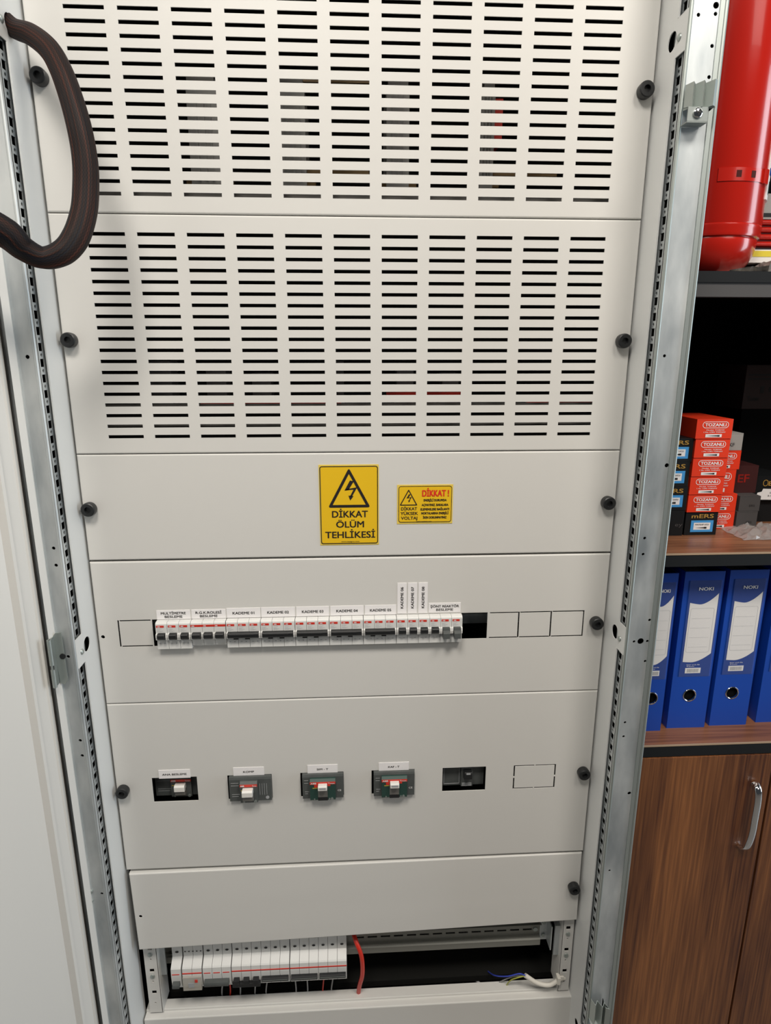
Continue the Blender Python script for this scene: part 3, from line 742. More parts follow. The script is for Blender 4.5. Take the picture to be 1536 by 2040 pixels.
# ------------------------------------------------------------------ breakers in the open lower bay
def bay_breaker(x0, x1, poles, label, kind='plain', name='circuit_breaker'):
    o = thing(name, ((x0 + x1) / 2, .03, Z(-1.298)), label, 'circuit breaker', 'breakers in the open lower bay')
    zt = Z(-1.2030); zb = Z(-1.2965); body = MB(); pw = (x1 - x0) / poles
    pr = [(.037, zt), (.020, zt), (.018, zt - .003), (.017, zt - .034), (.003, zt - .044), (.001, zt - .046), (.0, zt - .060), (.001, zb + .010), (.004, zb + .004), (.006, zb), (.037, zb)]
    for k in range(poles): body.prism(pr, x0 + k * pw + .0003, x0 + (k + 1) * pw - .0003)
    body.build('body', WHITEP, o)
    scr = MB(); n = poles if kind != 'rcd' else 5
    for k in range(n):
        c = x0 + (k + .5) * (x1 - x0) / n; r = .0031 if kind != 'rcd' else .0016
        scr.add([(c + r * math.cos(a), .0171 - .0003, zt - .024 + r * .75 * math.sin(a)) for a in [2 * PI * j / 14 for j in range(14)]], [tuple(range(14))])
    scr.build('terminal_hole', BLACKM, o)  # flat black discs stand in for the darkness of the screw holes
    st = MB()
    if kind in ('plain', 'multi3'):
        for k in range(poles): st.box(x0 + k * pw + .002, x0 + (k + 1) * pw - .003, -.0003, .0006, zt - .0575, zt - .0560)
    else: st.box(x0 + .0003, x1 - .0003, -.0004, .0008, zt - .0575 + .001, zt - .0555 + .001)
    st.build('red_stripe', REDS, o)
    if kind == 'plain':
        mb = MB(); mb.prism([(.003, zt - .072), (-.0075, zt - .073), (-.009, zt - .076), (-.0085, zt - .080), (.003, zt - .082)], x0 + .003, x1 - .003); mb.build('lever', MCCB, o, bevel=.0004)
    elif kind == 'multi3':
        mb = MB(); mb.prism([(.003, zt - .070), (-.0075, zt - .071), (-.009, zt - .074), (-.0085, zt - .079), (.003, zt - .081)], x0 + .003, x1 - .004); mb.build('lever', MCCB, o, bevel=.0004)
    elif kind == 'dark3':
        mb = MB()
        for k in range(3): mb.box(x0 + (k + .5) * pw - .0052, x0 + (k + .5) * pw + .0052, -.008, .003, zt - .079, zt - .070)
        mb.box(x0 + .001, x1 - .001, -.006, .003, zt - .087, zt - .079); mb.build('lever', BLACK, o, bevel=.0004)
    elif kind == 'bar3':
        mb = MB(); mb.prism([(.003, zt - .070), (-.004, zt - .070), (-.006, zt - .072), (-.006, zt - .077), (.003, zt - .078)], x0 + .002, x1 - .002); mb.build('lever', BLACK, o)
        mb = MB(); mb.box(x0 + .003, x1 - .003, -.0064, -.0058, zt - .0742, zt - .0734); mb.build('lever_edge', GALV2, o)
    elif kind == 'rcd':
        mb = MB(); mb.box(x0 + .001, x1 - .001, -.004, .001, zb + .003, zt - .061); mb.build('clear_window', CLEARW, o)
        mb = MB(); mb.box(x0 + .023, x0 + .028, -.0046, -.0030, zt - .072, zt - .066); mb.build('test_button', REDS, o)
        mb = MB(); mb.box(x0 + .011, x0 + .021, -.0046, -.0036, zt - .083, zt - .073); mb.build('switch', CLEARGREY, o)
    return o
XS = [.0085, .0290, .0660, .1185, .1715, .2248, .2775, .3300]
bay_breaker(XS[0], XS[0] + .0186, 1, 'leftmost single-pole white breaker in the open lower bay', 'plain')
bay_breaker(XS[1], XS[2] - .0015, 2, 'residual current unit with clear window and red button in the lower bay', 'rcd', 'residual_current_breaker')
bay_breaker(XS[2], XS[3] - .001, 3, 'three-pole bay breaker with a flat grey lever, right of the clear window unit', 'multi3')
bay_breaker(XS[3], XS[4], 3, 'three-pole bay breaker with three tall black levers joined at the foot', 'dark3')
bay_breaker(XS[4], XS[5] - .0006, 3, 'three-pole bay breaker with thin black bar lever, right of the tall black levers', 'bar3')
bay_breaker(XS[5] + .0004, XS[6], 3, 'second from right three-pole bay breaker with thin black bar lever', 'bar3')
bay_breaker(XS[6], XS[7], 3, 'rightmost three-pole bay breaker, beside the red wire', 'bar3')
# mounting rail with slots
o = thing('mounting_rail', (.5, .05, Z(-1.278)), 'zinc mounting rail with oval slots running right of the bay breakers', 'rail')
rr = []
x = .345
while x < .69: rr.append((x, x + .018, Z(-1.2475), Z(-1.2435))); x += .0252
mb = MB(); plate(mb, front(.045), -.02, .708, Z(-1.258), Z(-1.232), rects=rr, t=.0015)
mb.box(-.02, .708, .040, .046, Z(-1.232), Z(-1.2305)); mb.box(-.02, .706, .040, .046, Z(-1.2605), Z(-1.258))
mb.prism([(.0375, Z(-1.276)), (.0375, Z(-1.263)), (.041, Z(-1.2605)), (.0425, Z(-1.2605)), (.039, Z(-1.2635)), (.039, Z(-1.276))], -.02, .706)
mb.build('rail_body', mat('shaded zinc rail', (.30, .30, .27), .55, metal=.5), o)  # zinc darkened in its colour for the shadow under the cover plate
MB().cyl((.697, .043, Z(-1.245)), .0045, .002, 'y', 16).build('screw', GALV2, o, smooth=True)
mb = MB(); mb.box(.706, .722, .044, .046, Z(-1.27), Z(-1.215)); mb.box(.720, .722, .02, .046, Z(-1.27), Z(-1.215)); mb.build('end_bracket', GALV, o)
for z in (-1.228, -1.258): MB().cyl((.713, .041, Z(z)), .004, .003, 'y', 6).build('bolt', GALV2, o)
# dark bars deeper in the bay
for k, (z, y) in enumerate(((-1.318, .14), (-1.345, .10))):
    MB().box(-.1, .81, y, y + .02, Z(z) - .004, Z(z) + .004).build('bay_crossbar', SHADEIN, cab)
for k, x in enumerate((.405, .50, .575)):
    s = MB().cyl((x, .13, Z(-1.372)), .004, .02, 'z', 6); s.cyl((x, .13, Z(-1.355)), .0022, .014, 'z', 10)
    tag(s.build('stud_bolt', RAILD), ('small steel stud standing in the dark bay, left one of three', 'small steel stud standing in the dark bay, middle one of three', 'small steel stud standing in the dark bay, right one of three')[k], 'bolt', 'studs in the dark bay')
MB().box(-.1, .81, .06, .26, Z(-1.385), Z(-1.372)).build('bay_floor', SHADEIN, cab)

def wire(name, pts, r, material, label, cat='wire', group=None, n=12):
    return tag(MB().tube(pts, r, n, 10).build(name, material, None, smooth=True), label, cat, group)
wire('red_wire', [at(700, 1845, .05), at(708, 1872, .015), at(720, 1905, .005), at(722, 1940, .010), at(716, 1965, .02), at(713, 1990, .036)], .0041, REDW, 'thick red wire looping down right of the bay breakers')
wire('red_wire', [at(310, 1940, .05), at(314, 1965, .048), at(322, 2008, .05)], .003, REDW, 'short red wire at the left end of the open bay')
wire('white_cable', [at(1124, 1948, .012), at(1115, 1950, .008), at(1095, 1962, .006), at(1070, 1958, .008), at(1046, 1943, .012)], .0042, WHITEW, 'white sheathed cable curving from the right mounting strip', 'cable')
cb = MB(); p = at(1112, 1950, .006); cb.box(p.x - .003, p.x + .003, p.y - .006, p.y + .006, p.z - .008, p.z + .007); cb.box(p.x + .002, p.x + .010, p.y - .002, p.y + .001, p.z - .001, p.z + .006)
tag(cb.build('cable_tie', WHITEW), 'cream cable tie holding the white cable to the strip', 'cable tie')
wire('blue_wire', [at(1046, 1943, .012), at(1034, 1940, .013), at(1010, 1945, .02), at(985, 1943, .04), at(968, 1932, .08)], .0012, BLUEW, 'thin blue wire leaving the end of the white cable', n=8)
wire('yellow_wire', [at(1046, 1944, .012), at(1030, 1948, .013), at(1015, 1955, .02), at(1002, 1975, .036)], .0012, YELW, 'yellow-green wire leaving the end of the white cable', n=8)
wire('black_wire', [at(1044, 1943, .014), at(1020, 1946, .02), at(990, 1960, .035), at(975, 1978, .045)], .0011, GREYW, 'thin dark wire beside the yellow-green wire', n=8)
wire('grey_wire', [at(905, 1926, .10), at(940, 1948, .07), at(980, 1975, .045)], .0022, GREYW, 'straight grey wire lying across the dark bay')
for k, px in enumerate((445, 457, 478, 510, 533, 588, 612, 645, 663)):
    wire('thin_wire', [at(px, 1950, .03), at(px + (-3, 2, 1, -2)[k % 4], 1975, .035), at(px - 1, 1999, .045)], .0013, (GREYW, REDW, GREYW, BLUEW, GREYW, GREYW, GREYW, REDW, GREYW)[k] if k % 3 else GREYW,
         'thin wire hanging below the bay breakers, %s' % ('leftmost', 'second from left', 'third from left', 'fourth from left', 'middle one', 'fourth from right', 'third from right', 'second from right', 'rightmost')[k], group='thin wires under the bay breakers', n=8)

# ------------------------------------------------------------------ equipment seen dimly through the vent slots
LG = mat('grey relay plastic', (.40, .39, .37), .5); BR = mat('brown terminal block', (.20, .12, .04), .5)
def contactor(px0, px1, py0, py1, label, red=False):
    Y = .055; a = at(px0, py1, Y); b = at(px1, py0, Y)
    o = thing('contactor', ((a.x + b.x) / 2, Y + .05, a.z), label, 'contactor', 'contactors behind the vent slots')
    mb = MB(); mb.box(a.x, b.x, Y, Y + .09, a.z, b.z); w_ = (b.x - a.x)
    for q in (.25, .5, .72): mb.box(a.x + w_ * q, a.x + w_ * (q + .08), Y - .004, Y, a.z + .01, b.z - .008)
    mb.build('body', LG, o)
    MB().box(a.x - .01, b.x + .012, Y + .012, Y + .04, a.z + .004, a.z + .018).build('terminal_block', BR, o)
    MB().box(a.x + .002, b.x - .002, Y - .002, Y + .06, b.z, b.z + .014).build('top_block', RAILD, o)
    if red: MB().box(b.x - .002, b.x + .012, Y + .004, Y + .05, a.z + .06, b.z - .01).build('red_marker', REDS, o)
for a, b, t in ((383, 430, 'leftmost grey contactor dimly seen behind the upper vent slots'), (560, 606, 'second grey contactor dimly seen behind the upper vent slots'), (770, 816, 'third grey contactor dimly seen behind the upper vent slots'), (955, 988, 'rightmost grey contactor with a red edge behind the upper vent slots')):
    contactor(a, b, 178, 375, t, a == 955)
for k, (px0, px1, py) in enumerate(((560, 740, 152), (600, 735, 338), (940, 1110, 340))):
    a, b = at(px0, py, .075), at(px1, py, .075)
    tag(MB().box(a.x, b.x, .075, .095, a.z - .006, a.z + .006).build('terminal_strip', BR), ('brown terminal strip behind the upper slots, above the contactors', 'brown terminal strip between the second and third contactors', 'brown terminal strip right of the rightmost contactor')[k], 'terminal strip', 'terminal strips behind the vent slots')
for k, (px0, px1, py) in enumerate(((400, 680, 808), (770, 935, 787), (1050, 1190, 806))):
    a, b = at(px0, py, .06), at(px1, py, .06)
    tag(MB().box(a.x, b.x, .06, .068, a.z - .004, a.z + .004).build('busbar', REDS), ('long red sleeved busbar behind the left lower vent slots', 'red sleeved busbar behind the middle lower vent slots', 'red sleeved busbar behind the right lower vent slots')[k], 'busbar', 'busbars behind the lower vent slots')
for k, px in enumerate((305, 415, 505, 650, 790, 880)):
    a, b = at(px, 815, .07), at(px + 34, 720 + 12 * (k % 3), .07)
    tag(MB().box(a.x, b.x, .07, .11, a.z, b.z).build('power_contactor', DGREYBOX), '%s dark grey block behind the lower vent slots' % ('first', 'second', 'third', 'fourth', 'fifth', 'sixth')[k] + ' from the left', 'contactor', 'dark contactors behind the lower slots')

# ------------------------------------------------------------------ braided cable loom
def braid():
    m = bpy.data.materials.new('braided cable sleeve'); m.use_nodes = True; nt = m.node_tree; b = nt.nodes['Principled BSDF']; L = nt.links.new; b.inputs['Specular IOR Level'].default_value = .2
    uv = nt.nodes.new('ShaderNodeUVMap'); mp = nt.nodes.new('ShaderNodeMapping'); mp.inputs['Scale'].default_value = (4, 34, 1)
    nz = nt.nodes.new('ShaderNodeTexNoise'); nz.inputs['Scale'].default_value = 1; nz.inputs['Detail'].default_value = 2
    r = nt.nodes.new('ShaderNodeValToRGB'); cr = r.color_ramp
    cr.elements[0].position = .30; cr.elements[0].color = (.006, .007, .012, 1); cr.elements[1].position = .72; cr.elements[1].color = (.045, .011, .007, 1)
    for p, c in ((.44, (.010, .007, .007)), (.54, (.018, .008, .006)), (.62, (.058, .019, .012))):
        e = cr.elements.new(p); e.color = (*c, 1)
    L(uv.outputs[0], mp.inputs[0]); L(mp.outputs[0], nz.inputs['Vector']); L(nz.outputs['Fac'], r.inputs[0])
    mp2 = nt.nodes.new('ShaderNodeMapping'); mp2.inputs['Scale'].default_value = (420, 60, 1)
    ck = nt.nodes.new('ShaderNodeTexChecker'); ck.inputs['Scale'].default_value = 1
    L(uv.outputs[0], mp2.inputs[0]); L(mp2.outputs[0], ck.inputs['Vector'])
    mx = nt.nodes.new('ShaderNodeMix'); mx.data_type = 'RGBA'; mx.blend_type = 'MULTIPLY'; mx.inputs[0].default_value = .55
    mr = nt.nodes.new('ShaderNodeMapRange'); mr.inputs[3].default_value = .35; mr.inputs[4].default_value = 1.3; L(ck.outputs['Fac'], mr.inputs[0])
    L(r.outputs[0], mx.inputs[6]); L(mr.outputs[0], mx.inputs[7]); L(mx.outputs[2], b.inputs['Base Color'])
    bp = nt.nodes.new('ShaderNodeBump'); bp.inputs['Strength'].default_value = .5; bp.inputs['Distance'].default_value = .0015
    L(nz.outputs['Fac'], bp.inputs['Height']); L(bp.outputs[0], b.inputs['Normal'])
    b.inputs['Roughness'].default_value = .6
    return m
path = [(12, 42, -.030, .010), (30, 58, -.036, .0108), (62, 70, -.055, .0118), (97, 98, -.075, .0125), (121, 140, -.09, .0125), (141, 195, -.100, .0130), (158, 257, -.108, .0138), (169, 320, -.112, .0142), (170.5, 375, -.116, .0143), (166, 425, -.122, .0143), (150, 474, -.130, .0148), (124, 504, -.138, .0140), (86, 514, -.146, .0120), (48, 496, -.156, .0135), (14, 466, -.170, .0165), (-40, 438, -.186, .0165), (-120, 420, -.203, .0155), (-70, 430, -.22, .015), (-90, 430, -.25, .015)]
ctrl = [at(a, b, y) for a, b, y, r in path]
_e = H + D * .140; ctrl[-2] = Vector((_e.x, _e.y, ctrl[-3].z + .004)) + N * .012; _e = H + D * .165; ctrl[-1] = Vector((_e.x, _e.y, ctrl[-3].z + .006)) - N * .024; rad = [r for *_, r in path]
Pp = spline(ctrl, 10); n = 28; vs = []; fs = []; uvs = []; Ln = 0; lens = []
for i, p in enumerate(Pp):
    if i: Ln += (p - Pp[i - 1]).length
    lens.append(Ln)
for i, p in enumerate(Pp):
    t = (Pp[min(i + 1, len(Pp) - 1)] - Pp[max(i - 1, 0)]).normalized(); a = t.cross(Vector((0, 1, 0))).normalized(); b = t.cross(a).normalized()
    q = i / 10; k = min(int(q), len(rad) - 2); r = rad[k] * (1 - (q - k)) + rad[k + 1] * (q - k)
    tw = lens[i] * 3
    for j in range(n):
        an = 2 * PI * j / n; rr = r * (1 + .035 * math.sin(5 * (an + tw)) + .02 * math.sin(9 * (an - tw) + 1))
        vs.append(p + a * rr * math.cos(an) + b * rr * .85 * math.sin(an))
for i in range(len(Pp) - 1):
    for j in range(n):
        fs.append((i * n + j, i * n + (j + 1) % n, (i + 1) * n + (j + 1) % n, (i + 1) * n + j))
        uvs.append(((lens[i], j / n), (lens[i], (j + 1) / n), (lens[i + 1], (j + 1) / n), (lens[i + 1], j / n)))
me = bpy.data.meshes.new('cable_loom'); me.from_pydata([tuple(v) for v in vs], [], fs); ul = me.uv_layers.new(name='UVMap'); li = 0
for q in uvs:
    for c in q: ul.data[li].uv = c; li += 1
for p in me.polygons: p.use_smooth = True
me.materials.append(braid()); loom = bpy.data.objects.new('cable_loom', me); COL.objects.link(loom)
tag(loom, 'thick black and brown braided cable loom looping from the top left hole to the door', 'cable')

# ================================================================== bookcase on the right
YB = .060
bcx0, bcx1 = .868, 1.40
case = thing('bookcase', (1.2, YB + .2, 0), 'black bookcase with walnut shelves and doors right of the cabinet', 'bookcase')
mb = MB(); mb.box(bcx0 - .018, bcx0, YB, .50, 0, Z(.78)); mb.build('side_panel', CASEBLK, case)
mb = MB(); mb.box(bcx1, bcx1 + .018, YB, .50, 0, Z(.78)); mb.build('side_panel', CASEBLK, case)
MB().box(bcx0, bcx1, .485, .50, 0, Z(.78)).build('back_panel', SHADEBLK, case)
MB().box(bcx0, bcx1, YB, .485, Z(.76), Z(.78)).build('top_panel', CASEBLK, case)
def shelf(z, th, top, edge=True, lower=.0, mat_top=WOODS):
    s = MB().box(bcx0, bcx1, YB + .0012, .485, z - .004, z).build('shelf', mat_top, case)
    MB().box(bcx0, bcx1, YB, .485, z - th, z - .0042).build('shelf_core', CASEBLK, s)
    if edge: MB().box(bcx0, bcx1, YB - .0004, YB + .0012, z - .0032, z).build('edge_band', EDGE, s)
shelf(Z(-.4850), .0240, True)
shelf(Z(-.8555), .0245, True)
s = MB().box(bcx0, bcx1, YB, .485, Z(-.050), Z(-.0340)).build('shelf', CASEBLK, case)
MB().box(bcx0, bcx1, YB + .003, YB + .02, Z(-.071), Z(-.050)).build('shelf_rail', DGREYBOX, case)
# doors below
for k, (a, b) in enumerate(((bcx0 + .001, 1.1315), (1.1355, 1.399))):
    d = MB().box(a, b, YB - .002, YB + .016, .06, Z(-.8815)).build('door', WOODD, case, bevel=.0008)
    if k == 0:
        h = MB().tube([(1.1005, YB - .004, Z(-.9405)), (1.1010, YB - .016, Z(-.944)), (1.1015, YB - .021, Z(-.965)), (1.1000, YB - .023, Z(-1.005)), (1.0985, YB - .024, Z(-1.040)), (1.0945, YB - .022, Z(-1.068)), (1.0930, YB - .012, Z(-1.080)), (1.0925, YB - .004, Z(-1.083))], .0066, 14, 8, .45)
        h.build('handle', CHROME, d, smooth=True)
MB().box(bcx0, bcx1, YB + .02, .485, .0, Z(-.884)).build('lower_carcass', SHADEBLK, case)

# binders
def binder(x0, w, yF, label, yaw=0):
    zf = Z(-.8555); Hh = .318; o = thing('ring_binder', (x0 + w / 2, yF + .14, zf), label, 'binder', 'blue ring binders on the lower shelf')
    cu, cv, R_ = w * .50, Hh * (1 - .782), .0118
    P = lambda u, v, d=0: (x0 + u, yF + d, zf + v)
    mb = MB(); plate(mb, P, 0, w, 0, Hh, circles=[(cu, cv, R_ - .0008)], t=.0022, n=32)
    mb.box(x0 - .0002, x0 + .0022, yF + .001, yF + .285, zf, zf + Hh); mb.box(x0 + w - .0022, x0 + w + .0002, yF + .001, yF + .285, zf, zf + Hh)
    mb.build('cover', BLUE, o)
    MB().box(x0 + .008, x0 + w - .010, yF + .03, yF + .27, zf + .010, zf + .304).build('paper', WHITEC, o)
    MB().box(x0 + cu - .02, x0 + cu + .02, yF + .006, yF + .008, zf + cv - .02, zf + cv + .02).build('inner_shade', SHADEBLK, o)
    r = MB()
    prof = [(R_ - .0012, -.001), (R_ - .0010, .0004), (R_ - .0002, .0011), (R_ + .0008, .0009), (R_ + .0014, .0001)]
    r.lathe((x0 + cu, yF, zf + cv), prof, 36, 'y'); r.f = [f for f in r.f if len(f) == 4]
    r.build('finger_ring', CHROME, o, smooth=True)
    # label
    v = lambda q: Hh * (1 - q); u = lambda q: w * q
    lb = MB(); lb.box(x0 + u(.13), x0 + u(.93), yF - .0006, yF, zf + v(.655), zf + v(.055)); lb.build('spine_label', BLUED, o)
    top = [(.20 + .70 * t, .188 + .012 * math.sin(min(t * 2, 1) * PI / 2) - (.068 * max(0, (t - .35) / .65) ** 1.8)) for t in [i / 14 for i in range(15)]]
    bot = [(.20 + .70 * t, .560 + .004 * math.sin(t * PI) - .052 * max(0, (t - .3) / .7) ** 1.7) for t in [i / 14 for i in range(15)]]
    q = MB(); n = 15
    q.add([(x0 + u(a), yF - .0009, zf + v(b)) for a, b in top] + [(x0 + u(a), yF - .0009, zf + v(b)) for a, b in bot], [(i, i + 1, n + i + 1, n + i) for i in range(n - 1)])
    q.box(x0 + u(.29), x0 + u(.69), yF - .0010, yF - .0008, zf + v(.634), zf + v(.600)); q.build('white_panel', WHITEC, o)
    t = MB(); Pt = front(yF - .0012); Pl = lambda a, b, d=0: (x0 + a, yF - .0012, zf + b)
    text(t, Pl, 'NOKI', u(.565), v(.113), w * .36, .0062, .02); text(t, Pl, 'lever arch file', u(.48), v(.582), w * .34, .0022, 0); text(t, Pl, 'Klasör', u(.42), v(.592), w * .2, .0018, 0)
    t.build('lettering', WINK, o)
    bc = MB(); a = .34
    while a < .64:
        ww = random.choice((.006, .010, .015)); bc.box(x0 + u(a), x0 + u(a + ww), yF - .0012, yF - .0010, zf + v(.628), zf + v(.606)); a += ww + random.choice((.008, .012))
    rrect(bc, lambda a, b: (x0 + a, yF - .00105, zf + b), u(.24), u(.84), v(.50), v(.222), .004, .0004)
    for z in (.285, .345, .405, .465): bc.box(x0 + u(.28), x0 + u(.78), yF - .0011, yF - .0010, zf + v(z) - .0002, zf + v(z))
    bc.build('ruled_print', CLEARGREY, o)
    MB().box(x0 + u(.14), x0 + u(.95), yF - .0018, yF - .0015, zf + v(.655), zf + v(.050)).build('label_pocket', POCKET, o)
pxr = at(1402.5, 1449, .112).x
binder(at(1402.5, 1449, .112).x - .0745, .0745, .112, 'blue ring binder at the centre of the visible row, right of the half-hidden one')
binder(at(1485, 1446, .116).x - .0735, .0735, .116, 'blue ring binder third from the left on the lower shelf')
binder(at(1315.5, 1452, .105).x - .0500, .0500, .105, 'leftmost blue ring binder, half hidden by the steel post')
binder(at(1503, 1443, .122).x + .001, .0745, .122, 'rightmost blue ring binder, cut by the edge of the view')

# ------------------------------------------------------------------ cartons on the middle shelf
def carton(x0, x1, z0, z1, yF, depth, style, label, yaw=0., group=None):
    w, h = x1 - x0, z1 - z0
    nm = {'red': 'screw_carton', 'rs': 'black_carton', 'grey': 'grey_carton', 'dark': 'dark_carton', 'gold': 'dark_carton'}[style]
    o = thing(nm, ((x0 + x1) / 2, yF + depth / 2, z0), label, 'box', group or {'red': 'red screw cartons', 'rs': 'black screw cartons'}.get(style, 'other cartons on the middle shelf'))
    M = {'red': REDBOX, 'rs': BLKBOX, 'grey': GREYBOX, 'dark': DGREYBOX, 'gold': BLKBOX}[style]
    parts = []
    mb = MB(); mb.box(x0, x1, yF, yF + depth, z0 + .0002, z1 - .0002)
    mb.box(x0 + .002, x1 - .002, yF - .0004, yF, z1 - .0012, z1 - .0006); parts.append(mb.build('carton_body', M, o, bevel=.0006))
    P = lambda u, v, d=0: (x0 + u * w, yF - .0005 - d, z0 + v * h)
    if style == 'red':
        t = MB(); rrect(t, lambda u, v: P(u / w, v / h), .16 * w, .88 * w, .54 * h, .87 * h, .16 * h, .0010)
        PT = lambda u, v, d=0: P(u / w, v / h)
        text(t, PT, 'TOZANLI', .52 * w, .63 * h, .58 * w, .155 * h, .035)
        text(t, PT, 'Model, TORNX', .53 * w, .415 * h, .50 * w, .058 * h, .02); text(t, PT, '1 No. LÜKS TORNAV', .51 * w, .31 * h, .60 * w, .058 * h, .02)
        t.quad(P(.27, .08), P(.72, .08), P(.72, .24), P(.27, .24)); parts.append(t.build('white_print', WINK, o))
        s = MB(); s.add([P(a, b, .0003) for a, b in ((.30, .155), (.60, .185), (.60, .125))], [(0, 1, 2)])
        s.add([P(a, b, .0003) for a, b in ((.60, .19), (.66, .20), (.66, .11), (.60, .12))], [(0, 1, 2, 3)]); parts.append(s.build('screw_drawing', INK, o))
    elif style == 'rs':
        q = MB(); q.quad(P(.18, .14), P(.88, .14), P(.88, .64), P(.18, .64)); parts.append(q.build('blue_label', BLUEL, o))
        q = MB(); q.quad(P(.27, .24, .0002), P(.79, .24, .0002), P(.79, .54, .0002), P(.27, .54, .0002)); parts.append(q.build('white_label', WINK, o))
        q = MB(); PT = lambda u, v, d=0: P(u / w, v / h, .0004); text(q, PT, 'MATKAP UCU', .53 * w, .43 * h, .42 * w, .06 * h, .02)
        q.add([P(a, b, .0004) for a, b in ((.32, .32), (.60, .345), (.60, .295))], [(0, 1, 2)]); q.add([P(a, b, .0004) for a, b in ((.60, .36), (.68, .36), (.68, .28), (.60, .28))], [(0, 1, 2, 3)])
        parts.append(q.build('print', INK, o))
        q = MB(); PT = lambda u, v, d=0: P(u / w, v / h, 0); text(q, PT, 'mERS', .52 * w, .74 * h, .68 * w, .17 * h, .03); parts.append(q.build('gold_lettering', GOLD, o))
    elif style == 'gold':
        q = MB(); PT = lambda u, v, d=0: P(u / w, v / h, 0); text(q, PT, 'Bilge', .66 * w, .62 * h, .45 * w, .18 * h, .02); rrect(q, lambda a, b: P(a / w, b / h), .28 * w, .42 * w, .60 * h, .86 * h, .005, .0014)
        parts.append(q.build('gold_lettering', GOLD, o))
        q = MB(); q.add([P(a, b, .0004) for a, b in ((.12, .06), (1.0, .03), (1.0, .46), (.30, .50), (.27, .38), (.16, .34))], [tuple(range(6))]); parts.append(q.build('white_label', WINK, o))
        q = MB(); PT = lambda u, v, d=0: P(u / w, v / h, .0006); text(q, PT, 'DALYA', .66 * w, .30 * h, .32 * w, .06 * h, .02); text(q, PT, '3-4 BUVAR', .66 * w, .18 * h, .42 * w, .06 * h, .02); parts.append(q.build('print', INK, o))
    elif style == 'dark':
        q = MB(); PT = lambda u, v, d=0: P(u / w, v / h, 0); text(q, PT, 'ERS', .62 * w, .30 * h, .26 * w, .14 * h, 0); parts.append(q.build('dull_print', BLACKM, o))
    elif style == 'grey':
        q = MB(); PT = lambda u, v, d=0: P(u / w, v / h, 0); text(q, PT, 'EKF', .66 * w, .24 * h, .22 * w, .2 * h, .02); parts.append(q.build('print', DGREYBOX, o))
    if yaw:
        c = Vector(((x0 + x1) / 2, yF + depth / 2, 0))
        o.rotation_euler = (0, 0, yaw)
    return o
SH = Z(-.4850); yS = .165
hs = [.0445, .0338, .0338, .0345, .0345, .0352]
px = [(1365.5, 1429, 1042), (1369.5, 1435.5, 1000), (1373, 1440, 965), (1377, 1445, 928), (1381, 1449.6, 890), (1383, 1454.6, 852)]
z = SH
nm = ['black carton with gold ERS lettering at the foot of the front red stack', 'lowest red TOZANLI carton of the front stack', 'second red TOZANLI carton from the bottom of the front stack', 'middle red TOZANLI carton of the front stack', 'second from top red TOZANLI carton of the front stack', 'topmost red TOZANLI carton, its dark side showing']
for k in range(6):
    a, b = at(px[k][0], px[k][2], yS).x, at(px[k][1], px[k][2], yS).x
    carton(a, b, z, z + hs[k], yS - .0015 * k if k else yS + .001, .115, 'rs' if k == 0 else 'red', nm[k]); z += hs[k]
# left stack
z = SH; hl = [.0490, .0445, .0455, .0425]
for k, (r_, t) in enumerate(((1365, 'plain black carton at the foot of the leftmost stack by the steel post'), (1369.5, 'lowest blue-labelled black carton of the leftmost stack'), (1373.5, 'middle blue-labelled black carton of the leftmost stack'), (1381, 'top blue-labelled black carton of the leftmost stack'))):
    q = at(r_, (1045, 995, 948, 900)[k], yS - .002).x
    if k == 0:
        o = thing('black_carton', (q - .03, yS + .06, z), t, 'box', 'black screw cartons'); MB().box(q - .066, q - .003, yS - .001, yS + .11, z, z + hl[0] - .0004).build('carton_body', BLKBOX, o, bevel=.0006)
        mb = MB(); text(mb, front(yS - .0015), 'ey', q - .012, z + .018, .014, .007, 0); mb.build('dull_print', DGREYBOX, o)
    else: carton(q - .066, q - .001, z, z + hl[k], yS - .002, .11, 'rs', t)
    z += hl[k]
# second stack behind on the right
z = SH; yR = .205
for k, (r_, py, h_, t, st) in enumerate(((1461.5, 1040, .0352, 'bottom red carton of the stack behind, right of the black carton', 'red'), (1467, 1000, .0340, 'second red carton from the bottom of the stack behind', 'red'), (1464, 960, .0470, 'third red carton from the bottom of the stack behind', 'red'), (1475, 915, .0362, 'top red carton of the stack behind, under the grey carton', 'red'), (1479.5, 880, .0325, 'light grey carton on top of the stack behind', 'grey'))):
    q = at(r_, py, yR).x; carton(q - .066, q, z, z + h_, yR, .10, st, t, group='cartons in the stack behind'); z += h_
# dark cartons to the right
yD = .205
q0, q1 = at(1466, 1040, yD).x, at(1507, 1040, yD).x
carton(q0, q1, SH, SH + .034, yD, .12, 'dark', 'dull grey carton lying right of the red stacks, under another one')
carton(q0 + .003, q1 + .003, SH + .034, SH + .064, yD + .002, .12, 'dark', 'upper dull grey carton right of the red stacks')
o = thing('dark_carton', (q0 + .02, yD + .07, SH + .064), 'dark maroon carton behind the gold-lettered one', 'box', 'other cartons on the middle shelf'); MB().box(q0 + .003, q0 + .05, yD + .03, yD + .15, SH + .064, SH + .118).build('carton_body', mat('maroon carton', (.05, .012, .012), .45), o)
mb = MB(); text(mb, front(yD + .0295), 'EF', q0 + .022, SH + .085, .022, .016, .02); mb.build('red_lettering', REDDK, o)
yG = .245; g0 = at(1497, 980, yG).x; gz0, gz1 = at(1500, 998, yG).z, at(1500, 949, yG).z
carton(g0, g0 + .075, gz0, gz1, yG, .10, 'gold', 'black carton with gold lettering and a torn white label at the view edge')
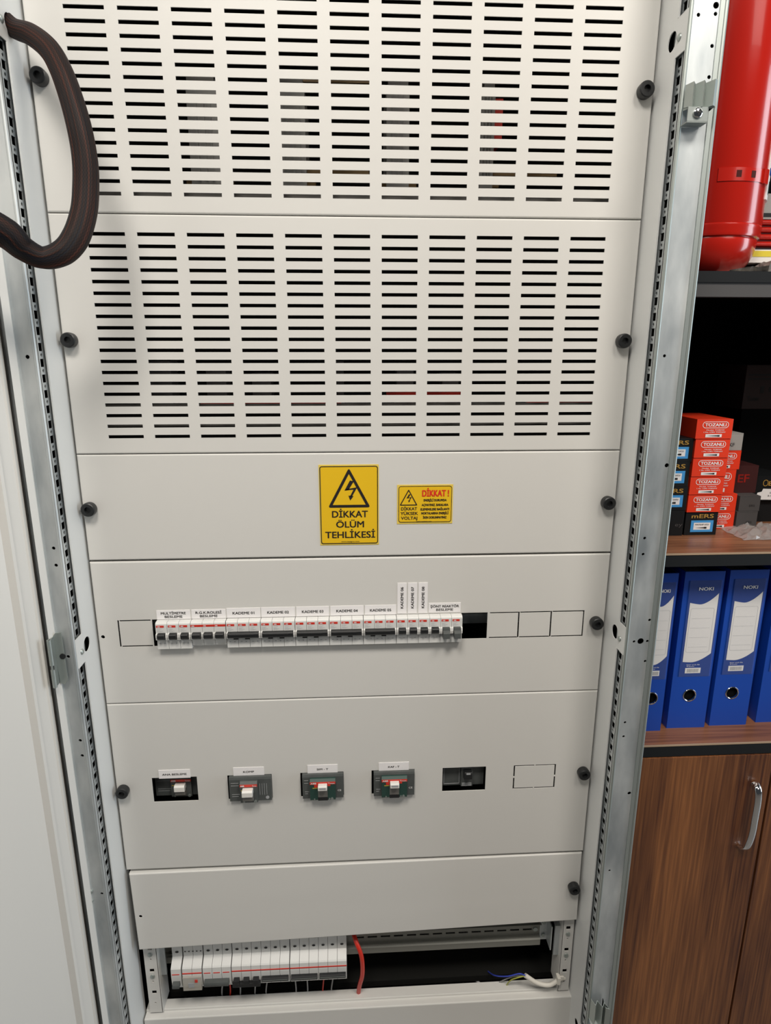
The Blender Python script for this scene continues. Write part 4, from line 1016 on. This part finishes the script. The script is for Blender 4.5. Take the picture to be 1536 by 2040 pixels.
o = thing('dark_carton', (g0 + .04, yG + .06, SH), 'black carton under the gold-lettered one', 'box', 'other cartons on the middle shelf'); MB().box(g0 + .006, g0 + .085, yG + .008, yG + .10, SH, gz0 - .0003).build('carton_body', BLKBOX, o)
# large printed carton deep in the bay, standing on a black carton
yT = .33; a = at(1477, 815, yT); b = at(1482, 727, yT)
o = thing('printer_toner_carton', (a.x + .07, yT + .05, a.z), 'dim grey printed carton deep in the dark bay, upper right', 'box', 'other cartons on the middle shelf')
mb = MB(); mb.box(a.x, a.x + .16, yT, yT + .10, a.z, b.z); mb.build('carton_body', TONERC, o, bevel=.001)
t = MB()
for k, (u, zz, l) in enumerate(((.006, .018, .050), (.006, .026, .055))): t.box(a.x + u, a.x + u + l, yT - .0004, yT, b.z - zz - .003, b.z - zz)
t.box(a.x + .034, a.x + .042, yT - .0004, yT, a.z + .032, a.z + .046); t.box(a.x + .052, a.x + .060, yT - .0004, yT, a.z + .034, a.z + .044)
text(t, front(yT - .0005), 'Toner', a.x + .022, a.z + .017, .026, .009, .02); t.build('print', BLACK, o)
o = thing('dark_carton', (a.x + .08, yT + .07, SH), 'tall black carton under the dim printed carton', 'box', 'other cartons on the middle shelf'); MB().box(a.x + .004, a.x + .17, yT + .004, yT + .11, SH, a.z - .0004).build('carton_body', SHADEBLK, o)  # near-black colour sinks this carton into the shade of the bay
# crumpled film
def film(name, x0, x1, y0, y1, z, hh, nx, ny, material, label, cat):
    vs = []; fs = []
    rnd = random.Random(3)
    for j in range(ny + 1):
        for i in range(nx + 1):
            u, v = i / nx, j / ny; e = math.sin(PI * u) ** .6 * math.sin(PI * v) ** .6
            vs.append((x0 + (x1 - x0) * u + rnd.uniform(-1, 1) * (x1 - x0) / nx * .35, y0 + (y1 - y0) * v + rnd.uniform(-1, 1) * (y1 - y0) / ny * .35, z + .0008 + hh * e * rnd.uniform(.25, 1)))
    for j in range(ny):
        for i in range(nx):
            q = j * (nx + 1) + i; fs += [(q, q + 1, q + nx + 2), (q, q + nx + 2, q + nx + 1)]
    n = len(vs); vs += [(a, b, max(z + .0002, c - .0004)) for a, b, c in vs]; fs += [tuple(n + i for i in f[::-1]) for f in fs[:]]
    o = MB().add(vs, fs).build(name, material); return tag(o, label, cat)
q = atZ(1462, 1066, SH); r = atZ(1536, 1050, SH)
film('plastic_bag', q.x - .002, r.x + .03, q.y - .035, q.y + .055, SH, .020, 16, 10, PLASTIC, 'crumpled clear plastic bag lying on the walnut shelf', 'plastic bag')

# ------------------------------------------------------------------ things on the top shelf
ZS = Z(-.0340)
yE = .155; rE = .078
cxE = .9385
o = thing('fire_extinguisher', (cxE, yE, ZS), 'large red fire extinguisher cylinder standing on the black top shelf', 'fire extinguisher')
prof = [(0, .0), (.034, .0), (.046, .002), (.056, .008), (.0645, .018), (.0700, .029), (.0730, .040), (.0742, .050), (.0738, .052), (.0735, .0535), (.0768, .0550), (.0782, .0590), (.0778, .0660), (.0790, .0690), (.0786, .0715), (.0770, .0725), (rE, .0745), (rE, .60), (.072, .64), (.05, .67), (.02, .68), (0, .68)]
MB().lathe((cxE, yE, ZS), prof, 80).build('cylinder', REDEXT, o, smooth=True)
zs0, zs1 = at(1470, 360, yE - rE).z, at(1470, 333, yE - rE).z
st = MB()
def arc(mb, r, z0, z1, a0, a1, t=.0012, n=30):
    L = [math.radians(a0 + (a1 - a0) * i / n) for i in range(n + 1)]
    vs = [(cxE + rr * math.cos(a), yE + rr * math.sin(a), zz) for a in L for rr, zz in ((r, z0), (r, z1), (r + t, z0), (r + t, z1))]
    fs = []
    for i in range(n):
        b = 4 * i; fs += [(b + 2, b + 6, b + 7, b + 3), (b, b + 1, b + 5, b + 4), (b + 1, b + 3, b + 7, b + 5), (b, b + 4, b + 6, b + 2)]
    fs += [(0, 2, 3, 1), (4 * n, 4 * n + 1, 4 * n + 3, 4 * n + 2)]
    mb.add(vs, fs)
arc(st, rE, zs0, zs1, -114, -38); strap = st.build('bracket_strap', REDEXT, o, smooth=True)
sl = MB()
for a in (-92.6, -75): arc(sl, rE + .0011, zs0 + .005, zs1 - .004, a - 2.8, a + 2.8, .0004, 4)
sl.build('strap_slot', mat('dark strap slot', (.06, .008, .006), .6, spec=.2), strap)
bk = MB(); arc(bk, rE + .001, zs0 - .001, zs1 + .001, -60, -50, .003, 6); bk.build('strap_buckle', REDEXT, strap, smooth=True)
lb = MB(); arc(lb, rE, zs0 - .020, zs1 + .13, -45, 40, .0022, 16); lab = lb.build('paper_label', WINK, o)
lb = MB(); arc(lb, rE + .0022, zs1 - .004, zs1 + .006, -43, -30, .0003, 5); lb.build('label_print', BLUED, lab)
lb = MB(); arc(lb, rE + .0022, zs0 - .012, zs0 + .006, -40, -30, .0003, 5); lb.build('green_print', GREENP, lab)
# ribbed red case, grey case, yellow-labelled packet, film
ya = .185
a = at(1496, 494, ya); b = at(1500, 436, ya)
o = thing('tool_case', (a.x + .07, ya + .06, a.z), 'dark red ribbed plastic case behind the extinguisher', 'case')
mb = MB(); mb.box(a.x, a.x + .16, ya + .008, ya + .14, a.z, b.z); mb.build('case_body', REDDK, o)
mb = MB()
for k in range(4):
    zz = a.z + (b.z - a.z) * (k + .62) / 4; mb.tube([(a.x - .001, ya + .006, zz), (a.x + .08, ya + .004, zz), (a.x + .16, ya + .006, zz)], .0042, 10, 3)
mb.build('ribs', REDEXT, o, smooth=True)
c = at(1500, 432, ya); d = at(1500, 384, ya)
o = thing('instrument_case', (a.x + .07, ya + .06, b.z), 'grey and black case on top of the red ribbed case', 'case'); MB().box(a.x + .004, a.x + .16, ya + .004, ya + .12, b.z + .0005, d.z).build('case_body', GREYBOX, o)
MB().box(a.x + .012, a.x + .040, ya + .0034, ya + .0040, b.z + .004, b.z + .010).build('black_mark', BLACK, o)
y2 = .135; e0 = at(1486, 523, y2); e1 = at(1500, 497, y2)
o = thing('paper_packet', (e0.x + .08, y2 + .05, e0.z), 'flat packet with a yellow label on the grey film', 'packet'); MB().box(e0.x, e0.x + .17, y2, y2 + .10, e0.z, e1.z).build('packet_body', WHITEC, o)
MB().box(e0.x + .002, e0.x + .17, y2 - .0006, y2, e0.z + .009, e1.z - .002).build('yellow_label', YLAB, o)
MB().box(a.x + .0, a.x + .16, ya, ya + .12, e1.z + .0002, a.z - .0002).build('case_foot', BLACK, bpy.data.objects['tool_case'])
e2 = at(1450, 549, .075)
o = film('film_roll', e2.x, e2.x + .22, .068, .24, ZS, 0.0, 30, 14, GPLAS, 'grey crumpled plastic film spread on the black top shelf', 'plastic film')
me = o.data; rnd = random.Random(5)
top_z = at(1500, 524, .08).z
n = len(me.vertices) // 2
for i in range(n):
    v = me.vertices[i].co; v2 = me.vertices[i + n].co
    u = min(1, (v.x - e2.x) / .04)
    h = (e0.z - .0008 - ZS) * (.35 + .65 * u) * rnd.uniform(.72, 1.0)
    if v.x < 1.012 and v.y > .077: h = .0006
    if v.x < 1.0: h *= .45
    v.z = ZS + max(.0006, h); v2.z = ZS + .0002
# close the front of the film heap
o.modifiers.new('bevel', 'BEVEL').width = .0002

# ------------------------------------------------------------------ tidy: drop helper properties
for r_ in ROOTS:
    if '_l' in r_: del r_['_l']
